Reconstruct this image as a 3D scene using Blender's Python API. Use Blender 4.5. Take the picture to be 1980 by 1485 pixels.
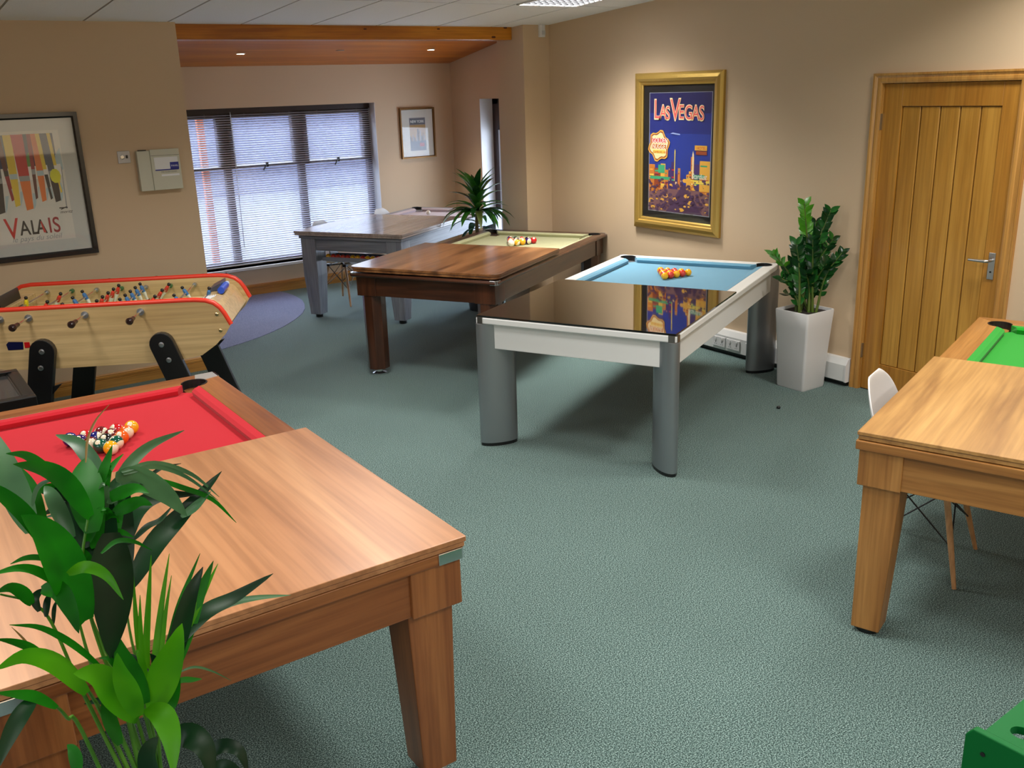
import bpy, bmesh, math, random
from mathutils import Vector, Matrix, Euler
random.seed(11)
for o in list(bpy.data.objects): bpy.data.objects.remove(o, do_unlink=True)
C = bpy.context.scene.collection
SC = bpy.context.scene
PI = math.pi
def srgb(r, g, b):
    f = lambda c: (c/255/12.92) if c/255 <= .04045 else ((c/255+.055)/1.055)**2.4
    return (f(r), f(g), f(b), 1)

# ------------------------------------------------------------------ camera
cam_data = bpy.data.cameras.new('camera'); cam = bpy.data.objects.new('camera', cam_data); C.objects.link(cam)
cam_data.sensor_width = 36; cam_data.lens = 1822.06/1980*36; cam_data.clip_start = .02; cam_data.clip_end = 200
YAW, PITCH, ROLL = 0.59933, 0.304025, 0.0324755
_f = Vector((math.sin(YAW)*math.cos(PITCH), math.cos(YAW)*math.cos(PITCH), -math.sin(PITCH)))
_r = Vector((math.cos(YAW), -math.sin(YAW), 0)); _d = _f.cross(_r)
_r2 = _r*math.cos(ROLL)+_d*math.sin(ROLL); _d2 = -_r*math.sin(ROLL)+_d*math.cos(ROLL)
_m = Matrix((_r2, -_d2, -_f)).transposed().to_4x4(); _m.translation = (0, 0, 2.0686)
cam.matrix_world = _m
SC.camera = cam
# ------------------------------------------------------------------ world, exposure
SC.view_settings.view_transform = 'Standard'; SC.view_settings.look = 'None'
SC.view_settings.gamma = 1; SC.view_settings.use_curve_mapping = False
SC.view_settings.exposure = 0.0
W = bpy.data.worlds.new('world'); SC.world = W; W.use_nodes = True
bg = W.node_tree.nodes['Background']; bg.inputs[0].default_value = (.70, .82, 1, 1); bg.inputs[1].default_value = 7.8

def area(name, loc, sx, sy, power, col=(1, 1, 1), spread=130, rot=(0, 0, 0)):
    d = bpy.data.lights.new(name, 'AREA'); d.shape = 'RECTANGLE'; d.size = sx; d.size_y = sy
    d.energy = power; d.color = col; d.spread = math.radians(spread)
    o = bpy.data.objects.new(name, d); C.objects.link(o); o.location = loc; o.rotation_euler = rot
    return o
CEIL = lambda y: 2.6+.064*(7.37-y)
CS = math.atan(.064)
# fluorescent troffers of the suspended ceiling (the second one is the one seen at the top of the picture)
TROFF = [(4.706, 5.96), (4.706, 2.36), (4.706, -.04), (2.39, 5.0), (2.39, 2.4), (2.39, -.1), (.1, 5.0), (.1, 2.2), (.1, -.6)]
for tx, ty in TROFF:
    area('troffer_light', (tx, ty, CEIL(ty)+(.032 if (tx, ty) == TROFF[0] else -.012)), .54, .54, (95 if (tx, ty) == TROFF[0] else (26 if tx < 1 else 37)), (1, .96, .90), 145, (-CS, 0, 0))
# added cool fill by the unseen rear and west walls, no windows built
area('rear_fill_light', (1.6, -1.9, 1.7), 3.0, 1.3, 42, (.86, .93, 1), 170, (-PI/2-.25, 0, 0))
area('side_fill_light', (-1.9, 1.5, 1.7), 2.4, 1.3, 24, (.86, .93, 1), 170, (PI/2+.25, 0, -PI/2))

# ------------------------------------------------------------------ materials
MATS = {}
def nt(name):
    m = bpy.data.materials.new(name); m.use_nodes = True
    return m, m.node_tree, m.node_tree.nodes['Principled BSDF']
def mat(name, col, rough=.5, metal=0, coat=0, spec=.5, emit=None, es=0, bump=0, bscale=200, var=0, sheen=0):
    if name in MATS: return MATS[name]
    m, t, p = nt(name)
    p.inputs['Base Color'].default_value = col; p.inputs['Roughness'].default_value = rough
    p.inputs['Metallic'].default_value = metal; p.inputs['Coat Weight'].default_value = coat
    p.inputs['Coat Roughness'].default_value = .05
    p.inputs['Specular IOR Level'].default_value = spec
    if sheen: p.inputs['Sheen Weight'].default_value = sheen
    if emit: p.inputs['Emission Color'].default_value = emit; p.inputs['Emission Strength'].default_value = es
    if bump or var:
        tc = t.nodes.new('ShaderNodeTexCoord'); n = t.nodes.new('ShaderNodeTexNoise'); n.inputs['Scale'].default_value = bscale
        n.inputs['Detail'].default_value = 3
        t.links.new(tc.outputs['Object'], n.inputs['Vector'])
        if bump:
            b = t.nodes.new('ShaderNodeBump'); b.inputs['Strength'].default_value = bump; b.inputs['Distance'].default_value = .002
            t.links.new(n.outputs[0], b.inputs['Height']); t.links.new(b.outputs[0], p.inputs['Normal'])
        if var:
            r = t.nodes.new('ShaderNodeValToRGB'); r.color_ramp.elements[0].position = .3; r.color_ramp.elements[1].position = .7
            r.color_ramp.elements[0].color = tuple(c*(1-var) for c in col[:3])+(1,)
            r.color_ramp.elements[1].color = tuple(min(1, c*(1+var)) for c in col[:3])+(1,)
            t.links.new(n.outputs[0], r.inputs[0]); t.links.new(r.outputs[0], p.inputs['Base Color'])
    MATS[name] = m; return m
def wood(name, c1, c2, axis='X', sc=1.0, rough=.35, coat=.15, c3=None, plank=0):
    """grain runs along axis (object space)"""
    if name in MATS: return MATS[name]
    m, t, p = nt(name)
    N = t.nodes; K = t.links
    tc = N.new('ShaderNodeTexCoord'); mp = N.new('ShaderNodeMapping'); K.new(tc.outputs['Object'], mp.inputs[0])
    s = {'X': (.9, 9, 9), 'Y': (9, .9, 9), 'Z': (9, 9, .9)}[axis]
    mp.inputs['Scale'].default_value = tuple(v*sc for v in s)
    n1 = N.new('ShaderNodeTexNoise'); n1.inputs['Scale'].default_value = 1.2; n1.inputs['Detail'].default_value = 6; n1.inputs['Distortion'].default_value = .6
    K.new(mp.outputs[0], n1.inputs['Vector'])
    mp2 = N.new('ShaderNodeMapping'); K.new(tc.outputs['Object'], mp2.inputs[0])
    mp2.inputs['Scale'].default_value = tuple(v*sc*(10 if v > 1 else 3) for v in s)
    n2 = N.new('ShaderNodeTexNoise'); n2.inputs['Scale'].default_value = 1.0; n2.inputs['Detail'].default_value = 4
    K.new(mp2.outputs[0], n2.inputs['Vector'])
    r = N.new('ShaderNodeValToRGB'); r.color_ramp.elements[0].position = .33; r.color_ramp.elements[1].position = .68
    r.color_ramp.elements[0].color = c1; r.color_ramp.elements[1].color = c2
    if c3:
        e = r.color_ramp.elements.new(.5); e.color = c3
    K.new(n1.outputs[0], r.inputs[0])
    mx = N.new('ShaderNodeMix'); mx.data_type = 'RGBA'; mx.blend_type = 'MULTIPLY'; mx.inputs[0].default_value = .55
    r2 = N.new('ShaderNodeValToRGB'); r2.color_ramp.elements[0].position = .35; r2.color_ramp.elements[1].position = .6
    r2.color_ramp.elements[0].color = (.62, .58, .55, 1); r2.color_ramp.elements[1].color = (1, 1, 1, 1)
    K.new(n2.outputs[0], r2.inputs[0]); K.new(r.outputs[0], mx.inputs[6]); K.new(r2.outputs[0], mx.inputs[7])
    K.new(mx.outputs[2], p.inputs['Base Color'])
    b = N.new('ShaderNodeBump'); b.inputs['Strength'].default_value = .12; b.inputs['Distance'].default_value = .001
    K.new(n2.outputs[0], b.inputs['Height']); K.new(b.outputs[0], p.inputs['Normal'])
    p.inputs['Roughness'].default_value = rough; p.inputs['Coat Weight'].default_value = coat; p.inputs['Coat Roughness'].default_value = .12
    MATS[name] = m; return m
def carpet(name, dark, mid, light):
    m, t, p = nt(name); N = t.nodes; K = t.links
    tc = N.new('ShaderNodeTexCoord')
    n = N.new('ShaderNodeTexNoise'); n.inputs['Scale'].default_value = 210; n.inputs['Detail'].default_value = 3; n.inputs['Roughness'].default_value = .75
    K.new(tc.outputs['Object'], n.inputs['Vector'])
    r = N.new('ShaderNodeValToRGB'); e = r.color_ramp.elements
    e[0].position = .41; e[0].color = dark; e[1].position = .60; e[1].color = light; k = e.new(.5); k.color = mid
    K.new(n.outputs[0], r.inputs[0]); 
    n3 = N.new('ShaderNodeTexNoise'); n3.inputs['Scale'].default_value = 1.3; n3.inputs['Detail'].default_value = 3
    K.new(tc.outputs['Object'], n3.inputs['Vector'])
    r3 = N.new('ShaderNodeValToRGB'); r3.color_ramp.elements[0].color = (.88, .88, .88, 1); r3.color_ramp.elements[1].color = (1.1, 1.1, 1.1, 1)
    K.new(n3.outputs[0], r3.inputs[0])
    mx = N.new('ShaderNodeMix'); mx.data_type = 'RGBA'; mx.blend_type = 'MULTIPLY'; mx.inputs[0].default_value = 1
    K.new(r.outputs[0], mx.inputs[6]); K.new(r3.outputs[0], mx.inputs[7]); K.new(mx.outputs[2], p.inputs['Base Color'])
    b = N.new('ShaderNodeBump'); b.inputs['Strength'].default_value = .35; b.inputs['Distance'].default_value = .003
    K.new(n.outputs[0], b.inputs['Height']); K.new(b.outputs[0], p.inputs['Normal'])
    p.inputs['Roughness'].default_value = .95; p.inputs['Specular IOR Level'].default_value = .15; p.inputs['Sheen Weight'].default_value = .15
    return m
def glassmat(name, tint=(1, 1, 1, 1), rough=.02):
    if name in MATS: return MATS[name]
    m = bpy.data.materials.new(name); m.use_nodes = True; t = m.node_tree; t.nodes.clear()
    o = t.nodes.new('ShaderNodeOutputMaterial'); mx = t.nodes.new('ShaderNodeMixShader'); f = t.nodes.new('ShaderNodeMath'); lw = t.nodes.new('ShaderNodeLayerWeight'); lw.inputs[0].default_value = .5; f.operation = 'POWER'; f.inputs[1].default_value = 4; f2 = t.nodes.new('ShaderNodeMath'); f2.operation = 'MULTIPLY_ADD'; f2.inputs[1].default_value = .9; f2.inputs[2].default_value = .035
    a = t.nodes.new('ShaderNodeBsdfTransparent'); g = t.nodes.new('ShaderNodeBsdfGlossy'); g.inputs['Roughness'].default_value = rough
    a.inputs[0].default_value = tint; t.links.new(lw.outputs['Facing'], f.inputs[0]); t.links.new(f.outputs[0], f2.inputs[0])
    t.links.new(f2.outputs[0], mx.inputs[0]); t.links.new(a.outputs[0], mx.inputs[1]); t.links.new(g.outputs[0], mx.inputs[2]); t.links.new(mx.outputs[0], o.inputs[0])
    MATS[name] = m; return m
def leafmat(name, c1, c2, trans=.25, rough=.3):
    if name in MATS: return MATS[name]
    m, t, p = nt(name); N = t.nodes; K = t.links
    tc = N.new('ShaderNodeTexCoord'); n = N.new('ShaderNodeTexNoise'); n.inputs['Scale'].default_value = 9; n.inputs['Detail'].default_value = 2
    K.new(tc.outputs['Object'], n.inputs['Vector'])
    r = N.new('ShaderNodeValToRGB'); r.color_ramp.elements[0].position = .35; r.color_ramp.elements[1].position = .65
    r.color_ramp.elements[0].color = c1; r.color_ramp.elements[1].color = c2
    K.new(n.outputs[0], r.inputs[0]); K.new(r.outputs[0], p.inputs['Base Color'])
    p.inputs['Roughness'].default_value = rough; p.inputs['Specular IOR Level'].default_value = .5
    out = N['Material Output']; tr = N.new('ShaderNodeBsdfTranslucent'); mx = N.new('ShaderNodeMixShader'); mx.inputs[0].default_value = trans
    K.new(r.outputs[0], tr.inputs[0]); K.new(p.outputs[0], mx.inputs[1]); K.new(tr.outputs[0], mx.inputs[2]); K.new(mx.outputs[0], out.inputs[0])
    MATS[name] = m; return m

WALLM = mat('wall_paint', srgb(206, 182, 152), .62, spec=.25, bump=.05, bscale=160)
CEILM = mat('ceiling_tile', srgb(238, 241, 246), .85, spec=.1, bump=.3, bscale=90, var=.03)
GRIDM = mat('ceiling_grid', srgb(150, 146, 140), .6)
SILVER = mat('satin_silver', (.78, .79, .80, 1), .3, .75)
CHROME = mat('chrome', (.75, .76, .78, 1), .16, 1)
STEEL = mat('brushed_steel', (.5, .52, .55, 1), .35, 1)
BLACK = mat('black_leather', (.006, .006, .007, 1), .5)
BLACKP = mat('black_paint', (.008, .008, .009, 1), .32)
WHITEP = mat('white_lacquer', srgb(226, 228, 228), .25, coat=.2)
WHITEM = mat('white_plastic', srgb(222, 222, 224), .35)
DKFRAME = mat('dark_window_frame', srgb(48, 24, 20), .35)
PANE = glassmat('window_glass')
OAKT = wood('oak_trim', srgb(172, 118, 52), srgb(196, 144, 72), 'X')
OAKTY = wood('oak_trim_y', srgb(172, 118, 52), srgb(196, 144, 72), 'Y')
OAKTZ = wood('oak_trim_z', srgb(178, 126, 60), srgb(198, 150, 80), 'Z')

# ------------------------------------------------------------------ mesh helpers
class MB:
    def __init__(s): s.v = []; s.f = []; s.m = []
    def add(s, vs, fs, mi=0):
        b = len(s.v); s.v += [tuple(v) for v in vs]; s.f += [tuple(i+b for i in f) for f in fs]; s.m += [mi]*len(fs); return s
    def box(s, x0, x1, y0, y1, z0, z1, mi=0):
        return s.add([(x0, y0, z0), (x1, y0, z0), (x1, y1, z0), (x0, y1, z0), (x0, y0, z1), (x1, y0, z1), (x1, y1, z1), (x0, y1, z1)],
                     [(0, 3, 2, 1), (4, 5, 6, 7), (0, 1, 5, 4), (1, 2, 6, 5), (2, 3, 7, 6), (3, 0, 4, 7)], mi)
    def prism(s, pts, z0, z1, mi=0, axis='Z'):
        """pts: 2D polygon; extruded along axis"""
        n = len(pts)
        if axis == 'Z': mk = lambda p, h: (p[0], p[1], h)
        elif axis == 'Y': mk = lambda p, h: (p[0], h, p[1])
        else: mk = lambda p, h: (h, p[0], p[1])
        vs = [mk(p, z0) for p in pts]+[mk(p, z1) for p in pts]
        return s.add(vs, [tuple(range(n-1, -1, -1)), tuple(range(n, 2*n))]+[(i, (i+1) % n, n+(i+1) % n, n+i) for i in range(n)], mi)
    def loft(s, rings, mi=0, cap=True):
        n = len(rings[0]); vs = [p for r in rings for p in r]; fs = []
        for k in range(len(rings)-1):
            for i in range(n):
                j = (i+1) % n; fs.append((k*n+i, k*n+j, (k+1)*n+j, (k+1)*n+i))
        if cap: fs += [tuple(range(n-1, -1, -1)), tuple(range((len(rings)-1)*n, len(rings)*n))]
        return s.add(vs, fs, mi)
    def tube(s, pts, r, n=8, mi=0, cap=True):
        pts = [Vector(p) for p in pts]; rs = r if isinstance(r, (list, tuple)) else [r]*len(pts); rings = []
        t0 = (pts[1]-pts[0]).normalized(); a = t0.orthogonal().normalized()
        for i, p in enumerate(pts):
            t = ((pts[min(i+1, len(pts)-1)]-pts[max(i-1, 0)])).normalized()
            a = (a-t*a.dot(t)).normalized(); b = t.cross(a)
            rings.append([p+(a*math.cos(2*PI*k/n)+b*math.sin(2*PI*k/n))*rs[i] for k in range(n)])
        return s.loft(rings, mi, cap)
    def lathe(s, prof, n=20, c=(0, 0), mi=0, cap=True):
        return s.loft([[(c[0]+r*math.cos(2*PI*k/n), c[1]+r*math.sin(2*PI*k/n), z) for k in range(n)] for r, z in prof], mi, cap)
    def sphere(s, c, r, n=12, mi=0, sq=(1, 1, 1)):
        prof = []; m = n//2
        rings = [[(c[0]+r*sq[0]*math.sin(PI*i/m)*math.cos(2*PI*k/n), c[1]+r*sq[1]*math.sin(PI*i/m)*math.sin(2*PI*k/n), c[2]-r*sq[2]*math.cos(PI*i/m)) for k in range(n)] for i in range(1, m)]
        s.loft(rings, mi, True); return s
    def mesh(s, name, mats, smooth=False):
        me = bpy.data.meshes.new(name); me.from_pydata(s.v, [], s.f)
        for mm in (mats if isinstance(mats, (list, tuple)) else [mats]): me.materials.append(mm)
        for p, i in zip(me.polygons, s.m): p.material_index = i
        bm = bmesh.new(); bm.from_mesh(me); bmesh.ops.recalc_face_normals(bm, faces=bm.faces); bm.to_mesh(me); bm.free()
        if smooth:
            for p in me.polygons: p.use_smooth = True
            if smooth != 'all':
                try: me.set_sharp_from_angle(angle=math.radians(40))
                except Exception: pass
        me.update(); return me
    def build(s, name, mats, parent=None, smooth=False, bevel=0, label=None, kind=None):
        o = bpy.data.objects.new(name, s.mesh(name, mats, smooth)); C.objects.link(o)
        if parent: o.parent = parent
        if bevel:
            b = o.modifiers.new('bevel', 'BEVEL'); b.width = bevel; b.segments = 2; b.limit_method = 'ANGLE'; b.angle_limit = math.radians(35)
        if label: o['label'] = label
        if kind: o['kind'] = kind
        return o
def thing(name, label, cat, loc=(0, 0, 0), rz=0, group=None):
    o = bpy.data.objects.new(name, None); C.objects.link(o); o.empty_display_size = .1
    o.location = loc; o.rotation_euler = (0, 0, rz); o['label'] = label; o['category'] = cat
    if group: o['group'] = group
    return o
def tag(o, label, cat, group=None):
    o['label'] = label; o['category'] = cat
    if group: o['group'] = group
    return o
def copy_obj(o, parent=None):
    c = o.copy(); C.objects.link(c)
    if parent: c.parent = parent
    return c
def copy_tree(o, parent=None):
    c = copy_obj(o, parent)
    for ch in list(o.children): copy_tree(ch, c)
    return c
def smoothcurve(pts, n):
    pts = [Vector(p) for p in pts]; out = []
    P = [pts[0]*2-pts[1]]+pts+[pts[-1]*2-pts[-2]]
    for i in range(1, len(P)-2):
        for k in range(n):
            t = k/n; a, b, c, d = P[i-1], P[i], P[i+1], P[i+2]
            out.append(.5*((2*b)+(-a+c)*t+(2*a-5*b+4*c-d)*t*t+(-a+3*b-3*c+d)*t**3))
    out.append(pts[-1]); return out
def text(name, body, size, loc, m, parent, ext=.0004, align='LEFT', sx=1, shear=0, rot=0, label=None, offset=0):
    cu = bpy.data.curves.new(name, 'FONT'); cu.body = body; cu.size = size; cu.extrude = ext; cu.align_x = align; cu.shear = shear; cu.offset = offset
    tmp = bpy.data.objects.new('tmp', cu); C.objects.link(tmp); bpy.context.view_layer.update()
    me = bpy.data.meshes.new_from_object(tmp.evaluated_get(bpy.context.evaluated_depsgraph_get()))
    bpy.data.objects.remove(tmp, do_unlink=True)
    me.materials.clear(); me.materials.append(m)
    o = bpy.data.objects.new(name, me); C.objects.link(o); o.parent = parent; o.location = loc; o.scale = (sx, 1, 1); o.rotation_euler = (0, 0, rot)
    if label: o['label'] = label
    return o
PALM_LEAVES = [(0.0527,0,[[0.161,1.35,1.352],[0.145,1.332,1.449],[0.126,1.314,1.514],[0.103,1.296,1.557]]),
(0.0443,0,[[0.196,1.386,1.468],[0.202,1.419,1.512],[0.21,1.452,1.533],[0.221,1.484,1.55]]),
(0.0036,4,[[0.211,1.435,1.559],[0.224,1.466,1.583],[0.245,1.497,1.601],[0.273,1.526,1.613]]),
(0.0286,0,[[0.197,1.386,1.493],[0.171,1.356,1.559],[0.143,1.326,1.6],[0.106,1.296,1.628]]),
(0.0141,0,[[0.175,1.439,1.534],[0.153,1.442,1.567],[0.135,1.444,1.587],[0.112,1.446,1.595]]),
(0.0357,2,[[0.119,1.395,1.488],[0.114,1.445,1.528],[0.11,1.496,1.57],[0.109,1.546,1.604]]),
(0.0215,0,[[0.139,1.343,1.463],[0.111,1.329,1.54],[0.086,1.314,1.586],[0.07,1.298,1.61]]),
(0.0154,0,[[0.143,1.443,1.471],[0.139,1.46,1.516],[0.136,1.477,1.536],[0.132,1.494,1.552]]),
(0.0085,2,[[0.127,1.394,1.528],[0.134,1.377,1.554],[0.143,1.359,1.57],[0.157,1.341,1.578]]),
(0.0214,2,[[0.172,1.41,1.458],[0.164,1.431,1.494],[0.159,1.451,1.517],[0.155,1.472,1.524]]),
(0.0271,1,[[0.186,1.408,1.437],[0.182,1.435,1.47],[0.177,1.463,1.496],[0.173,1.49,1.5]]),
(0.0224,2,[[0.239,1.481,1.511],[0.229,1.516,1.537],[0.218,1.551,1.555],[0.197,1.588,1.562]]),
(0.0134,0,[[0.218,1.433,1.503],[0.233,1.441,1.534],[0.244,1.45,1.55],[0.255,1.458,1.568]]),
(0.009,0,[[0.223,1.433,1.514],[0.24,1.447,1.53],[0.255,1.461,1.539],[0.272,1.475,1.545]]),
(0.0172,2,[[0.244,1.48,1.475],[0.284,1.534,1.499],[0.336,1.585,1.51],[0.407,1.63,1.508]]),
(0.0339,2,[[0.255,1.478,1.51],[0.293,1.498,1.49],[0.334,1.517,1.445],[0.368,1.537,1.387]]),
(0.0087,2,[[0.265,1.476,1.516],[0.328,1.532,1.496],[0.397,1.584,1.441],[0.454,1.638,1.363]]),
(0.0077,2,[[0.267,1.476,1.512],[0.326,1.525,1.493],[0.385,1.574,1.443],[0.446,1.62,1.365]]),
(0.006,1,[[0.317,1.568,1.458],[0.337,1.581,1.463],[0.358,1.594,1.463],[0.387,1.604,1.458]]),
(0.009,0,[[0.32,1.517,1.477],[0.371,1.563,1.431],[0.432,1.606,1.376],[0.483,1.651,1.297]]),
(0.0251,1,[[0.251,1.479,1.388],[0.285,1.524,1.424],[0.332,1.565,1.424],[0.409,1.599,1.395]]),
(0.0106,1,[[0.266,1.476,1.398],[0.295,1.505,1.401],[0.323,1.533,1.395],[0.353,1.561,1.403]]),
(0.0315,1,[[0.243,1.46,1.325],[0.307,1.523,1.361],[0.374,1.583,1.376],[0.464,1.635,1.413]]),
(0.0142,2,[[0.363,1.558,1.379],[0.386,1.573,1.381],[0.407,1.589,1.385],[0.431,1.603,1.393]]),
(0.0066,0,[[0.188,1.286,1.478],[0.212,1.3,1.483],[0.237,1.312,1.47],[0.261,1.324,1.444]]),
(0.0503,1,[[0.191,1.407,1.331],[0.202,1.426,1.399],[0.221,1.443,1.447],[0.241,1.46,1.496]]),
(0.0379,1,[[0.233,1.451,1.341],[0.244,1.477,1.391],[0.26,1.501,1.44],[0.28,1.525,1.476]]),
(0.0221,0,[[0.216,1.424,1.404],[0.234,1.448,1.441],[0.253,1.472,1.471],[0.275,1.495,1.496]]),
(0.024,2,[[0.217,1.444,1.439],[0.231,1.462,1.463],[0.247,1.48,1.487],[0.266,1.497,1.505]]),
(0.0271,0,[[0.202,1.426,1.425],[0.207,1.432,1.464],[0.217,1.437,1.502],[0.231,1.442,1.535]]),
(0.055,1,[[0.22,1.383,1.462],[0.208,1.371,1.403],[0.198,1.359,1.343],[0.184,1.348,1.281]]),
(0.0149,3,[[0.146,1.312,1.45],[0.166,1.289,1.464],[0.186,1.266,1.454],[0.199,1.244,1.422]]),
(0.0231,0,[[0.114,1.355,1.417],[0.133,1.327,1.422],[0.14,1.299,1.401],[0.141,1.272,1.378]]),
(0.0128,0,[[0.146,1.352,1.407],[0.116,1.335,1.451],[0.089,1.317,1.475],[0.054,1.299,1.485]]),
(0.008,0,[[0.136,1.393,1.44],[0.12,1.402,1.446],[0.104,1.41,1.446],[0.087,1.417,1.44]]),
(0.0164,0,[[0.099,1.356,1.399],[0.091,1.35,1.421],[0.077,1.344,1.438],[0.059,1.339,1.44]]),
(0.0105,1,[[0.106,1.356,1.385],[0.104,1.363,1.401],[0.111,1.369,1.407],[0.122,1.375,1.407]]),
(0.0089,1,[[0.114,1.365,1.369],[0.118,1.372,1.382],[0.123,1.378,1.391],[0.13,1.384,1.395]]),
(0.0054,1,[[0.122,1.375,1.349],[0.126,1.381,1.364],[0.13,1.387,1.372],[0.136,1.393,1.377]]),
(0.0088,0,[[0.171,1.349,1.269],[0.136,1.326,1.336],[0.1,1.303,1.387],[0.063,1.278,1.418]]),
(0.0114,0,[[0.105,1.346,1.308],[0.085,1.331,1.346],[0.065,1.315,1.372],[0.045,1.299,1.393]]),
(0.0028,4,[[0.092,1.397,1.302],[0.085,1.404,1.32],[0.078,1.411,1.333],[0.072,1.418,1.342]]),
(0.0242,3,[[0.143,1.332,1.248],[0.11,1.302,1.326],[0.074,1.271,1.371],[0.035,1.24,1.382]]),
(0.0413,3,[[0.204,1.324,1.182],[0.178,1.308,1.242],[0.154,1.291,1.294],[0.125,1.274,1.32]]),
(0.028,3,[[0.199,1.285,1.211],[0.19,1.273,1.261],[0.183,1.26,1.305],[0.18,1.247,1.345]]),
(0.0295,0,[[0.221,1.342,1.19],[0.211,1.35,1.235],[0.203,1.358,1.271],[0.202,1.365,1.303]]),
(0.0087,3,[[0.238,1.4,1.163],[0.238,1.42,1.224],[0.244,1.439,1.287],[0.254,1.458,1.348]]),
(0.0077,3,[[0.238,1.4,1.163],[0.238,1.413,1.218],[0.246,1.426,1.275],[0.255,1.437,1.321]]),
(0.0096,3,[[0.236,1.4,1.164],[0.25,1.425,1.235],[0.269,1.449,1.302],[0.288,1.472,1.366]]),
(0.0097,3,[[0.24,1.4,1.163],[0.265,1.429,1.228],[0.291,1.458,1.29],[0.319,1.486,1.353]]),
(0.0078,3,[[0.243,1.399,1.162],[0.267,1.422,1.211],[0.289,1.445,1.268],[0.313,1.467,1.323]]),
(0.0117,0,[[0.248,1.398,1.169],[0.288,1.431,1.227],[0.322,1.465,1.275],[0.37,1.495,1.333]]),
(0.0272,1,[[0.266,1.415,1.167],[0.3,1.429,1.228],[0.332,1.442,1.292],[0.362,1.456,1.327]]),
(0.0235,0,[[0.279,1.423,1.167],[0.318,1.445,1.228],[0.352,1.468,1.273],[0.389,1.49,1.315]]),
(0.0088,3,[[0.297,1.429,1.205],[0.335,1.452,1.247],[0.368,1.475,1.279],[0.398,1.498,1.303]]),
(0.0257,1,[[0.291,1.42,1.221],[0.353,1.458,1.24],[0.418,1.493,1.233],[0.499,1.52,1.24]]),
(0.0154,2,[[0.337,1.482,1.21],[0.4,1.515,1.209],[0.465,1.545,1.189],[0.544,1.568,1.158]]),
(0.044,3,[[0.229,1.341,1.176],[0.251,1.33,1.23],[0.267,1.32,1.27],[0.284,1.31,1.321]]),
(0.0284,0,[[0.234,1.36,1.155],[0.252,1.35,1.172],[0.264,1.341,1.2],[0.274,1.332,1.237]]),
(0.0326,3,[[0.219,1.322,1.195],[0.23,1.286,1.196],[0.231,1.252,1.176],[0.221,1.22,1.14]]),
(0.0038,2,[[0.279,1.372,1.203],[0.307,1.38,1.198],[0.335,1.387,1.175],[0.365,1.393,1.141]]),
(0.0107,0,[[0.278,1.392,1.174],[0.293,1.403,1.166],[0.309,1.413,1.155],[0.326,1.423,1.144]]),
(0.034,1,[[0.243,1.338,1.116],[0.269,1.313,1.127],[0.285,1.289,1.106],[0.283,1.269,1.055]]),
(0.0218,1,[[0.299,1.368,1.036],[0.323,1.348,1.058],[0.345,1.329,1.051],[0.351,1.314,1.014]]),
(0.018,1,[[0.306,1.366,1.008],[0.321,1.349,1.022],[0.336,1.332,1.016],[0.341,1.317,0.993]]),
(0.0374,1,[[0.207,1.304,1.07],[0.206,1.297,1.113],[0.21,1.29,1.144],[0.22,1.281,1.167]]),
(0.0208,1,[[0.075,1.298,1.289],[0.052,1.279,1.281],[0.03,1.26,1.262],[0.012,1.24,1.239]]),
(0.0139,0,[[0.099,1.296,1.264],[0.077,1.291,1.294],[0.056,1.285,1.311],[0.03,1.28,1.327]]),
(0.019,0,[[0.176,1.349,1.132],[0.171,1.363,1.163],[0.17,1.376,1.184],[0.172,1.389,1.203]]),
(0.0178,0,[[0.115,1.395,1.074],[0.119,1.408,1.093],[0.118,1.422,1.104],[0.113,1.436,1.107]]),
(0.0075,2,[[0.218,1.441,1.449],[0.196,1.469,1.457],[0.172,1.498,1.463],[0.15,1.526,1.453]]),
(0.0098,1,[[0.206,1.482,1.356],[0.227,1.478,1.381],[0.248,1.473,1.4],[0.262,1.47,1.397]]),
(0.02,0,[[0.214,1.466,1.485],[0.188,1.471,1.503],[0.161,1.475,1.517],[0.137,1.478,1.517]]),
(0.017,1,[[0.243,1.471,1.468],[0.233,1.499,1.488],[0.222,1.528,1.502],[0.209,1.556,1.495]]),
(0.0164,0,[[0.245,1.47,1.426],[0.235,1.445,1.456],[0.225,1.42,1.482],[0.213,1.396,1.491]]),
(0.019,0,[[0.218,1.481,1.417],[0.191,1.453,1.434],[0.165,1.423,1.452],[0.142,1.394,1.46]]),
(0.0184,0,[[0.238,1.444,1.466],[0.255,1.421,1.48],[0.271,1.398,1.492],[0.282,1.375,1.491]]),
(0.0125,0,[[0.2,1.462,1.429],[0.22,1.445,1.434],[0.24,1.427,1.439],[0.255,1.409,1.433]]),
(0.0168,0,[[0.239,1.46,1.385],[0.223,1.491,1.378],[0.206,1.521,1.37],[0.191,1.55,1.351]]),
(0.0186,0,[[0.232,1.45,1.488],[0.251,1.427,1.501],[0.269,1.404,1.511],[0.281,1.381,1.509]]),
(0.0086,1,[[0.204,1.414,1.422],[0.225,1.467,1.431],[0.245,1.519,1.434],[0.262,1.572,1.413]]),
(0.0169,1,[[0.221,1.467,1.461],[0.196,1.467,1.489],[0.172,1.466,1.512],[0.149,1.465,1.516]]),
(0.0084,1,[[0.216,1.412,1.482],[0.222,1.459,1.489],[0.228,1.507,1.492],[0.231,1.555,1.474]]),
(0.0164,0,[[0.19,1.453,1.396],[0.21,1.433,1.414],[0.229,1.413,1.429],[0.242,1.394,1.428]]),
(0.0196,2,[[0.232,1.431,1.487],[0.258,1.459,1.49],[0.284,1.487,1.489],[0.306,1.516,1.47]]),
(0.0197,0,[[0.192,1.428,1.397],[0.183,1.428,1.414],[0.173,1.427,1.428],[0.162,1.427,1.426]]),
(0.0179,1,[[0.208,1.454,1.478],[0.192,1.505,1.465],[0.175,1.555,1.451],[0.158,1.605,1.427]]),
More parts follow.
